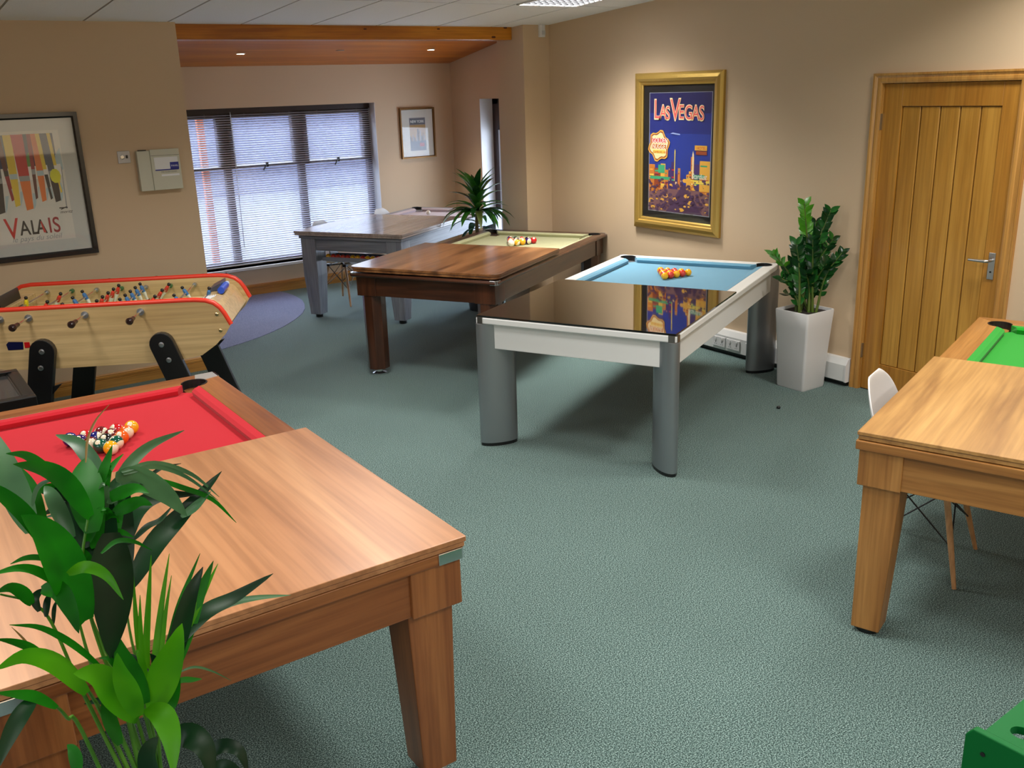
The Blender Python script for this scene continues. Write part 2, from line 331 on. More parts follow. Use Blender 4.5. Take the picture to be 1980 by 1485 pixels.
(0.0082,2,[[0.216,1.427,1.487],[0.221,1.421,1.509],[0.225,1.414,1.527],[0.227,1.408,1.527]]),
(0.0147,0,[[0.223,1.456,1.474],[0.233,1.45,1.51],[0.242,1.445,1.538],[0.246,1.44,1.542]]),
(0.0109,0,[[0.217,1.417,1.426],[0.211,1.453,1.448],[0.204,1.49,1.465],[0.195,1.526,1.456]]),
(0.0098,1,[[0.193,1.455,1.394],[0.185,1.473,1.401],[0.176,1.492,1.405],[0.166,1.511,1.394]]),
(0.0083,0,[[0.198,1.453,1.426],[0.21,1.472,1.44],[0.221,1.492,1.449],[0.229,1.512,1.437]]),
(0.0174,2,[[0.219,1.447,1.455],[0.226,1.447,1.487],[0.231,1.447,1.513],[0.233,1.447,1.514]]),
(0.0137,1,[[0.23,1.473,1.383],[0.207,1.5,1.386],[0.184,1.526,1.389],[0.162,1.552,1.377]]),
(0.0123,2,[[0.238,1.451,1.487],[0.229,1.493,1.494],[0.219,1.536,1.497],[0.208,1.579,1.482]]),
(0.0122,0,[[0.189,1.414,1.438],[0.202,1.406,1.469],[0.213,1.398,1.494],[0.22,1.39,1.496]]),
(0.0138,1,[[0.246,1.36,1.217],[0.229,1.392,1.218],[0.212,1.424,1.218],[0.195,1.456,1.203]]),
(0.0151,1,[[0.23,1.441,1.11],[0.203,1.451,1.129],[0.176,1.46,1.146],[0.151,1.469,1.146]]),
(0.0096,0,[[0.214,1.372,1.199],[0.2,1.367,1.239],[0.185,1.362,1.271],[0.17,1.357,1.282]]),
(0.008,3,[[0.214,1.406,1.152],[0.2,1.404,1.17],[0.186,1.403,1.186],[0.172,1.401,1.188]]),
(0.0099,1,[[0.242,1.379,1.194],[0.234,1.396,1.216],[0.225,1.413,1.233],[0.216,1.429,1.229]]),
(0.0131,1,[[0.259,1.405,1.144],[0.255,1.393,1.198],[0.251,1.381,1.24],[0.243,1.369,1.255]]),
(0.0193,1,[[0.223,1.437,1.165],[0.215,1.448,1.2],[0.206,1.459,1.228],[0.195,1.47,1.23]]),
(0.0107,3,[[0.248,1.384,1.118],[0.233,1.397,1.132],[0.219,1.411,1.142],[0.204,1.424,1.136]]),
(0.0114,1,[[0.251,1.407,1.11],[0.251,1.41,1.134],[0.251,1.414,1.153],[0.248,1.418,1.151]]),
(0.0093,3,[[0.231,1.363,1.212],[0.229,1.365,1.241],[0.227,1.368,1.263],[0.223,1.372,1.265]]),
(0.0197,3,[[0.226,1.41,1.119],[0.246,1.428,1.111],[0.267,1.446,1.1],[0.284,1.464,1.076]]),
(0.0086,3,[[0.246,1.403,1.164],[0.264,1.4,1.196],[0.28,1.397,1.221],[0.292,1.396,1.221]])]
PALM_STEMS = [(0.0029,[[0.312,1.4,0.42],[0.179,1.409,1.151],[0.161,1.381,1.267],[0.152,1.351,1.364]]),
(0.0029,[[0.225,1.434,0.42],[0.202,1.406,1.123],[0.183,1.403,1.255],[0.174,1.399,1.35],[0.178,1.394,1.429],[0.194,1.387,1.493]]),
(0.0024,[[0.266,1.35,0.42],[0.211,1.425,1.204],[0.209,1.415,1.321],[0.22,1.403,1.428]]),
(0.0034,[[0.292,1.44,0.42],[0.229,1.401,1.093],[0.231,1.361,1.203]]),
(0.0024,[[0.213,1.391,0.42],[0.237,1.42,1.057],[0.232,1.441,1.244],[0.237,1.461,1.336]]),
(0.0024,[[0.304,1.373,0.42],[0.157,1.391,1.152],[0.141,1.383,1.229],[0.12,1.375,1.352],[0.099,1.366,1.397],[0.064,1.359,1.426]]),
(0.0024,[[0.249,1.448,0.42],[0.14,1.373,1.115],[0.113,1.349,1.209],[0.098,1.323,1.252],[0.071,1.298,1.293]]),
(0.0019,[[0.239,1.356,0.42],[0.257,1.417,1.04],[0.282,1.412,1.181]]),
(0.0029,[[0.309,1.417,0.42],[0.176,1.389,1.106],[0.154,1.371,1.212],[0.141,1.353,1.251]]),
(0.0024,[[0.216,1.419,0.42],[0.237,1.4,1.04],[0.252,1.397,1.105],[0.263,1.396,1.16]]),
(0.0024,[[0.283,1.355,0.42],[0.211,1.424,1.087],[0.208,1.421,1.169],[0.194,1.419,1.233],[0.177,1.417,1.323],[0.17,1.414,1.397],[0.124,1.415,1.504]])]
ZZ_TIPS = [[5.269,4.153,1.3],[5.397,4.034,1.249],[5.433,3.935,0.977],[5.153,4.295,0.951],[5.183,4.132,1.04],[5.147,4.208,0.794],[5.471,4.019,1.055],[5.366,4.125,1.168],[5.31,3.968,0.911],[5.302,4.24,0.878],[5.216,4.025,1.072],[5.426,4.112,0.951],[5.23,4.233,0.67],[5.184,4.034,0.849]]

# ================================================================== THE ROOM
CARPET = carpet('carpet_teal', srgb(16, 34, 33), srgb(66, 93, 90), srgb(146, 170, 166))
CARPET2 = carpet('carpet_lilac', srgb(72, 78, 112), srgb(112, 118, 156), srgb(160, 166, 200))
def struct(name, mb, m, **k):
    o = mb.build(name, m, **k); o['kind'] = 'structure'; return o
struct('floor', MB().box(-2.1, 6.3, -2.1, 10.1, -.1, 0), CARPET)
arc = [(2.40, 7.90), (2.585, 7.975), (2.773, 8.07), (2.96, 8.195), (3.13, 8.335), (3.30, 8.51), (3.46, 8.71), (3.57, 8.90), (3.65, 9.10), (3.71, 9.30), (3.735, 9.49), (3.742, 9.65), (3.735, 9.80), (3.71, 9.93)]
struct('floor_inlay', MB().prism([(1.22, 9.93), (1.22, 7.53), (1.75, 7.66), (2.1, 7.78)]+arc, 0, .004), CARPET2)
# right wall with the door opening
XR = 5.511
DY0, DY1, DH = 2.905, 3.79, 2.025
struct('wall_right', MB().box(XR, XR+.15, -2, DY0, 0, 3.3).box(XR, XR+.15, DY1, 7.29, 0, 3.3).box(XR, XR+.15, DY0, DY1, DH, 3.3).box(XR+.11, XR+.15, DY0, DY1, 0, DH), WALLM)  # last box: slab added behind the door leaf to stop light leaking in
struct('wall_left', MB().box(-2, 2.182, 7.368, 7.52, 0, 3.3), WALLM)
struct('wall_rear', MB().box(-2, XR+.15, -2.15, -2, 0, 3.4), WALLM)
struct('wall_west', MB().box(-2.15, -2, -2.15, 7.52, 0, 3.4), WALLM)
struct('wall_pier', MB().box(5.222, 6.21, 7.29, 7.715, 0, 3.3), WALLM, bevel=.004)
AX = 6.06
NY0, NY1, NZ0, NZ1 = 7.85, 9.34, .06, 1.965
struct('wall_alcove_right', MB().box(AX, AX+.26, 7.715, NY0, 0, 3.0).box(AX, AX+.26, NY1, 10.1, 0, 3.0).box(AX, AX+.26, NY0, NY1, 0, NZ0).box(AX, AX+.26, NY0, NY1, NZ1, 3.0), WALLM)
struct('wall_alcove_left', MB().box(1.07, 1.22, 7.52, 10.1, 0, 3.0), WALLM)
YW = 9.951
WX0, WX1, WZ0, WZ1 = 2.50, 5.05, .31, 1.962
struct('wall_window', MB().box(1.07, WX0, YW, YW+.24, 0, 3.0).box(WX1, AX+.15, YW, YW+.24, 0, 3.0).box(WX0, WX1, YW, YW+.24, 0, WZ0).box(WX0, WX1, YW, YW+.24, WZ1, 3.0), WALLM)
# suspended ceiling: sloping grid with lay-in tiles
CL = bpy.data.objects.new('ceiling', None)
cb = MB()
TX0, TW, TL = 1.56-.572*7, .572, 1.2
L_ = 7.46+2.2
xs = [TX0+TW*i for i in range(15)]
cm = MB().box(-2.1, XR+.1, -L_, 0, .12, .14, 0)
for x in xs:
    if x < XR: cm.box(x-.006, x+.006, -L_, 0, .003, .03, 0)
ys = [-.0-TL*j for j in range(9)]
for y in ys: cm.box(-2.1, XR+.1, y-.006, y+.006, .003, .03, 0)
ceil = cm.build('ceiling', GRIDM); ceil['kind'] = 'structure'
ceil.location = (0, 7.46, CEIL(7.46)); ceil.rotation_euler = (-CS, 0, 0)
tile_me = MB().box(.008, TW-.008, -TL+.008, -.008, .0005, .024).mesh('ceiling_tile', CEILM)
tile_half = MB().box(.008, TW-.008, -TL+.008, -TL/2-.008, .0005, .024).mesh('ceiling_tile_half', CEILM)
for i in range(14):
    for j in range(8):
        x = xs[i]
        if x+TW < -2.05 or x > XR-.05: continue
        hit = [t for t in TROFF if x-.02 < t[0] < x+TW and -TL*(j+1) < (t[1]-7.46) < -TL*j]
        o = bpy.data.objects.new('ceiling_tile', tile_half if (hit and abs(hit[0][1]-5.96) < .1) else tile_me)
        if hit and abs(hit[0][1]-5.96) > .1: pass
        C.objects.link(o); o.parent = ceil; o.location = (x, -TL*j, 0)
# timber beam and the sloping boarded soffit of the alcove
PINE = wood('pine_beam', srgb(164, 92, 16), srgb(212, 140, 40), 'X', .8, rough=.4, c3=srgb(192, 118, 24))
PINE2 = wood('pine_soffit', srgb(170, 84, 10), srgb(204, 118, 22), 'X', .6, rough=.4, coat=.15)
b = MB().box(2.182, 5.222, 7.462, 7.66, 2.487, 2.80).build('trim_1', PINE, bevel=.008); b['kind'] = 'structure'
kn = mat('pine_knot', srgb(92, 42, 10), .5)
for kx, kz, kr in [(5.02, 2.51, .018), (4.45, 2.575, .012), (3.75, 2.57, .012), (5.15, 2.59, .016)]:
    k = MB().sphere((kx, 7.461, kz), kr, 10, sq=(1.3, .06, .6)).build('wood_knot', kn, b)
sl = MB().add([(1.1, 7.60, 2.77), (6.1, 7.60, 2.77), (6.1, 9.97, 2.367), (1.1, 9.97, 2.367), (1.1, 7.60, 2.81), (6.1, 7.60, 2.81), (6.1, 9.97, 2.407), (1.1, 9.97, 2.407)],
              [(0, 3, 2, 1), (4, 5, 6, 7), (0, 1, 5, 4), (1, 2, 6, 5), (2, 3, 7, 6), (3, 0, 4, 7)])
sl = struct('ceiling_alcove', sl, PINE2)
# skirting boards
def skirting(name, L, h, rz, loc, matl):
    pr = [(0, 0), (-.018, 0), (-.018, h*.60), (-.014, h*.62), (-.014, h*.67), (-.018, h*.69), (-.018, h*.82), (-.010, h*.86), (-.010, h*.92), (-.006, h), (0, h)]
    o = MB().prism(pr, 0, L, axis='X').build(name, matl); o.location = loc; o.rotation_euler = (0, 0, rz); o['kind'] = 'structure'; return o
skirting('baseboard_left', 4.18, .108, 0, (-2, 7.368, 0), OAKT)
skirting('baseboard_window', 4.84, .118, 0, (1.22, 9.951, 0), OAKT)
skirting('baseboard_alcove', 2.23, .118, -PI/2, (6.06, 9.951, 0), OAKT)

# ---- big window with venetian blind
FY0, FY1 = YW+.16, YW+.23
wf = MB()
wf.box(WX0, WX1, FY0, FY1, WZ1-.06, WZ1).box(WX0, WX1, FY0, FY1, WZ0, WZ0+.05).box(WX0, WX0+.05, FY0, FY1, WZ0, WZ1).box(WX1-.05, WX1, FY0, FY1, WZ0, WZ1)
mull = [3.36, 4.19]
for mx_ in mull: wf.box(mx_-.035, mx_+.035, FY0, FY1, WZ0, WZ1)
win = wf.build('window_1', DKFRAME); win['kind'] = 'structure'
bays = [(WX0+.05, 3.325), (3.395, 4.155), (4.225, WX1-.05)]
for bi, (a, c) in enumerate(bays):
    s = MB()
    zt, zb = WZ1-.06, 1.34
    for (p, q, u, v) in [(a, c, zt-.045, zt), (a, c, zb, zb+.035), (a, a+.05, zb, zt), (c-.05, c, zb, zt)]: s.box(p, q, FY0-.02, FY1-.015, u, v)
    sash = s.build('opening_sash', DKFRAME, win)
    MB().box(a+.04, c-.04, FY0+.015, FY0+.021, zb+.03, zt-.04).build('pane', PANE, sash)
    MB().box(a, c, FY0+.03, FY0+.036, WZ0+.04, zb).build('pane', PANE, win)
    xc = (a+c)/2
    MB().box(xc-.012, xc+.012, FY0-.045, FY0-.02, zb+.0, zb+.05).tube([(xc, FY0-.04, zb+.04), (xc-.05, FY0-.05, zb-.03)], .008).build('window_handle', BLACKP, sash)
MB().box(WX0-.02, WX1+.02, YW-.03, FY0, WZ0-.03, WZ0).build('window_sill', WHITEP, win, bevel=.004)
MB().box(WX1-.004, WX1, YW, FY0, WZ0, WZ1).build('window_reveal', WHITEM, win)
# blind
SLAT = leafmat('blind_slat', srgb(228, 230, 240), srgb(236, 238, 248), .35, .4)
bl = thing('venetian_blind', 'white venetian blind with narrow tilted slats covering the wide alcove window', 'blind', ((WX0+WX1)/2, YW+.125, WZ0))
BW = (WX1-WX0-.03)/2
MB().box(-BW, BW, -.018, .018, WZ1-WZ0-.055, WZ1-WZ0-.002).build('head_rail', mat('blind_rail', srgb(40, 24, 22), .4), bl)
MB().box(-BW, BW, -.012, .012, .008, .020).build('bottom_rail', WHITEM, bl)
an = math.radians(28); hw = .0125
sv = []
sm = MB()
pp = [(-hw, -.0), (0, .0022), (hw, 0), (hw, -.0006), (0, .0016), (-hw, -.0006)]
pp = [(y*math.cos(an)-z*math.sin(an), y*math.sin(an)+z*math.cos(an)) for y, z in pp]
slat_me = MB().prism(pp, -BW, BW, axis='X').mesh('slat', SLAT)
NS = 66; step = (WZ1-WZ0-.09)/NS
for i in range(NS):
    o = bpy.data.objects.new('slat', slat_me); C.objects.link(o); o.parent = bl; o.location = (0, 0, .03+step*(i+.5))
cords = MB()
for x in (-1.1, -.62, -.2, .3, .62, 1.1):
    cords.tube([(x, -.013, .01), (x, -.013, WZ1-WZ0-.03)], .0009, 4)
cords.build('ladder_cord', WHITEM, bl)
MB().tube([(-.36, -.022, .2), (-.35, -.022, WZ1-WZ0-.04)], .0035, 6).build('tilt_wand', mat('clear_wand', srgb(220, 225, 235), .1), bl)
# outside: pavement, far pale wall, pier that shows orange through the slats
PAVE = mat('pavement_outside', srgb(112, 114, 124), .9, var=.06, bscale=3)
MB().box(-12, 16, 10.21, 26, -.22, -.12).build('ground_outside', PAVE)['kind'] = 'structure'
MB().box(-14, 18, 22, 22.4, -.2, 3.4).build('facade_outside', mat('facade_blue_grey', srgb(84, 86, 108), .9, var=.08, bscale=.8))['kind'] = 'structure'
po = MB().box(3.33, 3.40, 10.9, 10.97, -.12, 2.2).build('porch_post', mat('terracotta_post', srgb(176, 92, 58), .7, var=.1, bscale=20)); tag(po, 'orange-brown post standing outside, seen through the left end of the blind', 'post')
# ---- niche window in the alcove's right wall
nw = MB(); fx0, fx1 = AX+.17, AX+.23
nw.box(fx0, fx1, NY0, NY1, NZ1-.06, NZ1).box(fx0, fx1, NY0, NY1, NZ0, NZ0+.06).box(fx0, fx1, NY1-.11, NY1, NZ0, NZ1).box(fx0, fx1, NY0, NY0+.07, NZ0, NZ1)
nwin = nw.build('window_2', DKFRAME); nwin['kind'] = 'structure'
MB().box(fx0+.02, fx0+.026, NY0+.05, NY1-.05, NZ0+.05, NZ1-.05).build('pane', PANE, nwin)
MB().box(fx0-.01, fx1-.01, NY0+.07, NY1-.07, 1.62, NZ1-.06).build('roller_cassette', DKFRAME, nwin)
MB().box(AX-.02, fx0, NY0-.01, NY1+.01, NZ0-.025, NZ0).build('window_sill', WHITEP, nwin)
MB().box(AX+.002, fx0, NY1-.004, NY1, NZ0, NZ1).build('window_reveal', WHITEM, nwin)

# ---- oak door
door = MB().box(XR+.012, XR+.052, DY0+.004, DY0+.108, .006, DH-.004).box(XR+.012, XR+.052, DY1-.135, DY1-.004, .006, DH-.004)\
    .box(XR+.012, XR+.052, DY0+.108, DY1-.135, 1.885, DH-.004).box(XR+.012, XR+.052, DY0+.108, DY1-.135, .006, .20)
DOAK = wood('door_oak', srgb(160, 106, 36), srgb(186, 134, 54), 'Z', .7, rough=.35, coat=.2)
DOAK2 = wood('door_plank_oak', srgb(172, 122, 46), srgb(196, 148, 66), 'Z', .8, rough=.35, coat=.2)
door = door.build('door_1', DOAK, bevel=.002); door['kind'] = 'structure'
py0, py1 = DY0+.108, DY1-.135; pw = (py1-py0)/5
MB().box(XR+.035, XR+.05, py0, py1, .2, 1.885).build('backing_panel', mat('door_groove', srgb(96, 54, 18), .6), door)
for i in range(5):
    a, c = py0+pw*i+.0035, py0+pw*(i+1)-.0035
    MB().prism([(XR+.022, a+.004), (XR+.022, c-.004), (XR+.026, c), (XR+.036, c), (XR+.036, a), (XR+.026, a)], .204, 1.881).build('plank', DOAK2, door)
for hz in (1.79, .275):
    MB().box(XR-.006, XR+.013, DY1-.006, DY1+.006, hz-.05, hz+.05).build('hinge', STEEL, door)
hp = MB().box(XR+.004, XR+.012, DY0+.036, DY0+.076, .885, 1.045).build('handle_plate', mat('satin_chrome', (.62, .63, .65, 1), .28, 1), door, bevel=.002)
MB().tube([(XR+.006, DY0+.056, 1.0), (XR-.045, DY0+.056, 1.0), (XR-.052, DY0+.066, 1.0), (XR-.05, DY0+.17, .998)], [.009, .009, .010, .0075], 10).build('lever', MATS['satin_chrome'], hp, smooth=True)
MB().lathe([(.006, 0), (.006, .002)], 10).build('keyhole', BLACK, hp); bpy.data.objects['keyhole'].rotation_euler = (0, -PI/2, 0); bpy.data.objects['keyhole'].location = (XR+.004, DY0+.056, .93)
# architrave
def arch_prof(w): # (offset from opening, proud)
    return [(0, 0), (0, .014), (.012, .018), (.026, .018), (.032, .013), (w-.018, .018), (w-.012, .024), (w, .024), (w, 0)]
aw = .06
ar = MB()
for (yb, sgn) in ((DY1, 1), (DY0, -1)):
    wv = aw if sgn > 0 else .075
    rings = []
    for z, k in ((0, 0), (DH, 1)):
        rings.append([(XR-p, yb+sgn*o, z+(o if k else 0)) for o, p in arch_prof(wv)])
    ar.loft(rings)
rings = [[(XR-p, DY1+o*aw/.06, DH+o) for o, p in arch_prof(aw)], [(XR-p, DY0-o*1.25, DH+o) for o, p in arch_prof(aw)]]
ar.loft(rings)
o = ar.build('trim_2', OAKTZ); o['kind'] = 'structure'
# door frame lining
lin = MB().box(XR, XR+.15, DY1, DY1-.0035, 0, DH).box(XR, XR+.15, DY0, DY0+.0035, 0, DH)
o = lin.build('trim_3', OAKTZ); o['kind'] = 'structure'
# ---- white floor trunking with sockets along the right wall
TY0, TY1 = 3.87, 7.28
tp = [(XR, .035), (XR-.055, .035), (XR-.06, .04), (XR-.06, .155), (XR-.035, .195), (XR, .198)]
tr = MB().prism([(x, z) for x, z in tp], TY0, TY1, axis='Y').build('trim_4', WHITEP); tr['kind'] = 'structure'
MB().prism([(XR, .032), (XR-.058, .032), (XR-.064, .04), (XR-.064, .157), (XR-.037, .199), (XR, .202)], TY0-.012, TY0, axis='Y').build('end_cap', WHITEM, tr)
MB().box(XR-.03, XR, TY0, TY1, .0, .035).build('painted_shadow_gap', BLACKP, tr)  # black strip stands in for the shaded gap below the trunking
for sy in (5.04, 4.89, 4.70):
    s = MB().box(XR-.068, XR-.06, sy-.067, sy+.067, .06, .138).build('socket_plate', WHITEM, tr, bevel=.002)
    for q in (-.035, .03):
        MB().box(XR-.072, XR-.068, sy+q-.007, sy+q+.007, .112, .128).build('rocker_switch', WHITEP, s)
        h = MB()
        h.box(XR-.0685, XR-.0678, sy+q-.003, sy+q+.003, .09, .10).box(XR-.0685, XR-.0678, sy+q-.012, sy+q-.006, .076, .08).box(XR-.0685, XR-.0678, sy+q+.006, sy+q+.012, .076, .08)
        h.build('pin_holes', BLACKP, s)

# ---- troffers (one is in view at the very top of the picture)
LAMP = mat('tube_lamp', (1, 1, 1, 1), .5, emit=(1, .97, .92, 1), es=9)
def troffer(tx, ty, label, detail):
    t = thing('ceiling_light', label, 'ceiling light', (tx, ty, CEIL(ty)), 0); t.rotation_euler = (-CS, 0, 0)
    s = .285
    MB().box(-s, s, -s, -s+.015, -.008, .06).box(-s, s, s-.015, s, -.008, .06).box(-s, -s+.015, -s, s, -.008, .06).box(s-.015, s, -s, s, -.008, .06).build('housing', WHITEP, t)
    if detail:
        MB().box(-s, s, -s, s, .095, .10).build('reflector', WHITEP, t)
        for k in range(4):
            x = -.2+.133*k
            MB().tube([(x, -.26, .065), (x, .26, .065)], .013, 8).build('lamp_tube', LAMP, t)
        LV = mat('louvre', (.16, .17, .19, 1), .4, .6)
        LV2 = mat('louvre_cross_shade', (.004, .004, .005, 1), .5)  # near-black colour puts shade into the cross blades, so cells alternate bright and dark
        n = 9; st = (2*s-.03)/n
        for k in range(1, n):
            q = -s+.015+st*k
            MB().box(q-.002, q+.002, -s+.015, s-.015, -.010, .028).build('louvre_blade', LV, t)
            MB().box(-s+.015, s-.015, q-.002, q+.002, -.010, .028).build('louvre_blade', LV2, t)
    else:
        MB().box(-s+.014, s-.014, -s+.014, s-.014, .0, .004).build('diffuser', mat('diffuser', (.8, .8, .8, 1), .5, emit=(1, .96, .9, 1), es=2.5), t)
    return t
for i, (tx, ty) in enumerate(TROFF):
    if i == 0: troffer(tx, ty, 'square louvred fluorescent ceiling light near the pier', True)
# ---- alcove downlights
DL = [(3.367, 9.385, 2.462, 1), (5.411, 9.253, 2.487, 1), (4.362, 9.277, 2.483, 0)]
LB = ['lit recessed downlight in the timber soffit above the window, the left one', 'lit recessed downlight in the timber soffit near the right corner', 'unlit small round fitting in the timber soffit between the two lit downlights']
for (x, y, z, on), lb in zip(DL, LB):
    zz = 2.367+.17*(9.97-y)
    t = thing('downlight', lb, 'downlight', (x, y, zz))
    MB().lathe([(.045, -.003), (.045, .004)], 20).build('bezel', mat('white_bezel', srgb(230, 225, 215), .3) if on else STEEL, t)
    if on:
        MB().lathe([(.032, -.006), (.034, -.003)], 16).build('lamp', mat('halogen', (1, 1, 1, 1), .5, emit=(1, .85, .65, 1), es=30), t)
        d = bpy.data.lights.new('downlight_spot', 'SPOT'); d.energy = 34; d.color = (1, .76, .5); d.spot_size = math.radians(75); d.spot_blend = .7; d.shadow_soft_size = .03
        o = bpy.data.objects.new('downlight_spot', d); C.objects.link(o); o.location = (x, y, zz-.02); o.rotation_euler = (0, 0, 0)
# ---- motion sensor on the pier
ms = thing('motion_sensor', 'small white motion sensor high in the corner by the pier', 'sensor', (5.42, 7.29, 2.50))
MB().prism([(-.03, 0), (.03, 0), (.03, -.025), (.018, -.042), (-.018, -.042), (-.03, -.025)], 0, .105).build('housing', WHITEM, ms, bevel=.003)
MB().box(-.02, .02, -.044, -.041, .02, .055).build('lens', mat('sensor_lens', srgb(200, 202, 206), .3), ms)

# ================================================================== POOL TABLES
def arcpts(cx, cy, r, a0, a1, n):
    return [(cx+r*math.cos(a0+(a1-a0)*k/n), cy+r*math.sin(a0+(a1-a0)*k/n)) for k in range(n+1)]
def rrect(x0, x1, y0, y1, rs, n=5):
    """rounded rectangle; rs = radii at (x0,y0),(x1,y0),(x1,y1),(x0,y1)"""
    out = []
    for (cx, cy, a, r) in [(x0, y0, PI, rs[0]), (x1, y0, 1.5*PI, rs[1]), (x1, y1, 0, rs[2]), (x0, y1, .5*PI, rs[3])]:
        if r <= 0: out.append((cx, cy)); continue
        ccx = cx+(r if cx == x0 else -r); ccy = cy+(r if cy == y0 else -r)
        out += arcpts(ccx, ccy, r, a, a+PI/2, n)
    return out
def pool_table(name, label, x, y, th, L, Wd, p):
    t = thing(name, label, 'table', (x, y, 0), th, None)
    rw, RT, RB, pr = p['rw'], .80, p.get('rb', .765), .058
    A = PI/4
    # rails, mitred at the corners and cut round the pockets
    def rail(len_, place, m):
        pc = rw+.006
        ca = []
        # intersection of pocket circle with the mitre line (towards the corner) and with the inner edge
        d = pc-pr/math.sqrt(2)
        a0 = math.radians(225); a1 = -math.asin(min(1, (pc-rw)/pr))
        left = arcpts(pc, pc, pr, a0, 2*PI+a1, 8)
        left = [q for q in left]
        right = [(len_-q[0], q[1]) for q in left]
        poly = [(0, 0)]+[(len_, 0)]+right+left[::-1]
        poly2 = [place(q) for q in poly]
        ro = MB().prism(poly2, RB, RT).build('rail', m, t, bevel=p.get('rbev', .003))
        # cushion
        s0 = pc+pr-.004; cw = .046
        cush = []
        for (s, e) in ((s0, len_-s0),):
            r1 = [(s, rw, RT-.001), (s+.028, rw+cw*.68, RT-.003), (s+.035, rw+cw, RT-.012), (s+.033, rw+cw-.006, .7655), (s, rw, .7655)]
            r2 = [(e, rw, RT-.001), (e-.028, rw+cw*.68, RT-.003), (e-.035, rw+cw, RT-.012), (e-.033, rw+cw-.006, .7655), (e, rw, .7655)]
            cush.append([[(*place((a, b)), c) for a, b, c in r] for r in (r1, r2)])
        mb = MB()
        for c in cush: mb.loft(c)
        mb.build('cushion', p['cloth'], t)
    rail(L, lambda q: q, p['woodx']); rail(L, lambda q: (q[0], Wd-q[1]), p['woodx'])
    rail(Wd, lambda q: (q[1], q[0]), p['woody']); rail(Wd, lambda q: (L-q[1], q[0]), p['woody'])
    # bed
    e = rw-.002; c_ = .075
    MB().prism([(e+c_, e), (L-e-c_, e), (L-e, e+c_), (L-e, Wd-e-c_), (L-e-c_, Wd-e), (e+c_, Wd-e), (e, Wd-e-c_), (e, e+c_)], .74, .765).build('playing_surface', p['cloth'], t)
    # pockets
    pc = rw+.006
    for (cx, cy, a) in ((pc, pc, 45), (L-pc, pc, 135), (L-pc, Wd-pc, 225), (pc, Wd-pc, 315)):
        a0 = math.radians(a+62); a1 = math.radians(a+298); n = 12
        mb = MB()
        outr = [(arcpts(cx, cy, pr+.002, a0, a1, n), arcpts(cx, cy, pr-.004, a0, a1, n))]
        O, I = outr[0]
        mb.loft([[(O[k][0], O[k][1], .70), (O[k][0], O[k][1], .8025), (I[k][0], I[k][1], .8025), (I[k][0], I[k][1], .70)] for k in range(n+1)])
        mb.lathe([(pr+.001, .70), (pr+.001, .735)], 16, (cx, cy))
        mb.build('pocket', BLACK, t)
    # apron
    ax, az = p['apron_in'], p['apron_z']
    at_ = .025
    for (m, b_) in ((p['woodx'], (ax+.02, L-ax-.02, ax, ax+at_)), (p['woodx'], (ax+.02, L-ax-.02, Wd-ax-at_, Wd-ax)), (p['woody'], (ax, ax+at_, ax+.02, Wd-ax-.02)), (p['woody'], (L-ax-at_, L-ax, ax+.02, Wd-ax-.02))):
        MB().box(*b_, az, RB+(-.001)).build('apron', m, t, bevel=.003)
    MB().box(ax+.03, L-ax-.03, ax+.03, Wd-ax-.03, az+.03, .739).build('slate_bed', BLACKP, t)
    # legs
    corners = ((0, 0, 1, 1), (L, 0, -1, 1), (L, Wd, -1, -1), (0, Wd, 1, -1))
    for (cx, cy, sx, sy) in corners:
        def B(o0, o1, z0, z1, mb=None):
            mb = mb or MB(); xs = sorted((cx+sx*o0, cx+sx*o1)); ys = sorted((cy+sy*o0, cy+sy*o1)); return mb.box(xs[0], xs[1], ys[0], ys[1], z0, z1)
        st = p['leg']
        if st == 'block':
            i, bw, l0, l1, lb = p['block']        # inset, block width, leg inset top, leg inset bottom, leg width top/bottom
            B(i, i+bw, az-.003, RB-.001).build('corner_block', p['woodz'], t, bevel=.003)
            wt, wb = lb
            sq = lambda o, w, z: [(cx+sx*o, cy+sy*o, z), (cx+sx*(o+w), cy+sy*o, z), (cx+sx*(o+w), cy+sy*(o+w), z), (cx+sx*o, cy+sy*(o+w), z)]
            lg = MB().loft([sq(l1, wb, .045 if p['foot'] == 'chrome' else .02), sq(l0, wt, az-.003)]).build('leg', p['woodz'], t, bevel=.004)
            fc = (cx+sx*(l1+wb/2), cy+sy*(l1+wb/2))
            MB().lathe([(.045, 0), (.045, .008), (.02, .016), (.018, .045)] if p['foot'] == 'chrome' else [(.045, 0), (.045, .02)], 16, fc).build('foot', CHROME if p['foot'] == 'chrome' else BLACKP, lg, smooth=True)
        elif st == 'octagon':
            i, bw = p['block'][:2]
            B(i, i+bw, az-.003, RB-.001).build('corner_block', p['woodz'], t, bevel=.004)
            r = .088; c0 = i+bw/2+.005
            fc = (cx+sx*c0, cy+sy*c0)
            lg = MB().loft([[(fc[0]+rr*math.cos(PI/8+k*PI/4), fc[1]+rr*math.sin(PI/8+k*PI/4), z) for k in range(8)] for rr, z in ((r*.96, .05), (r, az-.003))]).build('leg', p['woodz'], t, bevel=.003)
            MB().lathe([(.055, 0), (.055, .01), (.025, .02), (.022, .05)], 16, fc).build('foot', CHROME, lg, smooth=True)
        elif st == 'taper':
            sq = lambda o, w, z: [(cx+sx*o, cy+sy*o, z), (cx+sx*(o+w), cy+sy*o, z), (cx+sx*(o+w), cy+sy*(o+w), z), (cx+sx*o, cy+sy*(o+w), z)]
            i = p['block'][0]
            lg = MB().loft([sq(i+.022, .115, .035), sq(i+.0, .16, .42), sq(i, .16, RB-.001)]).build('leg', p['woodz'], t, bevel=.004)
            MB().lathe([(.035, 0), (.035, .035)], 14, (cx+sx*(i+.08), cy+sy*(i+.08))).build('foot', BLACKP, lg)
        elif st == 'lens':
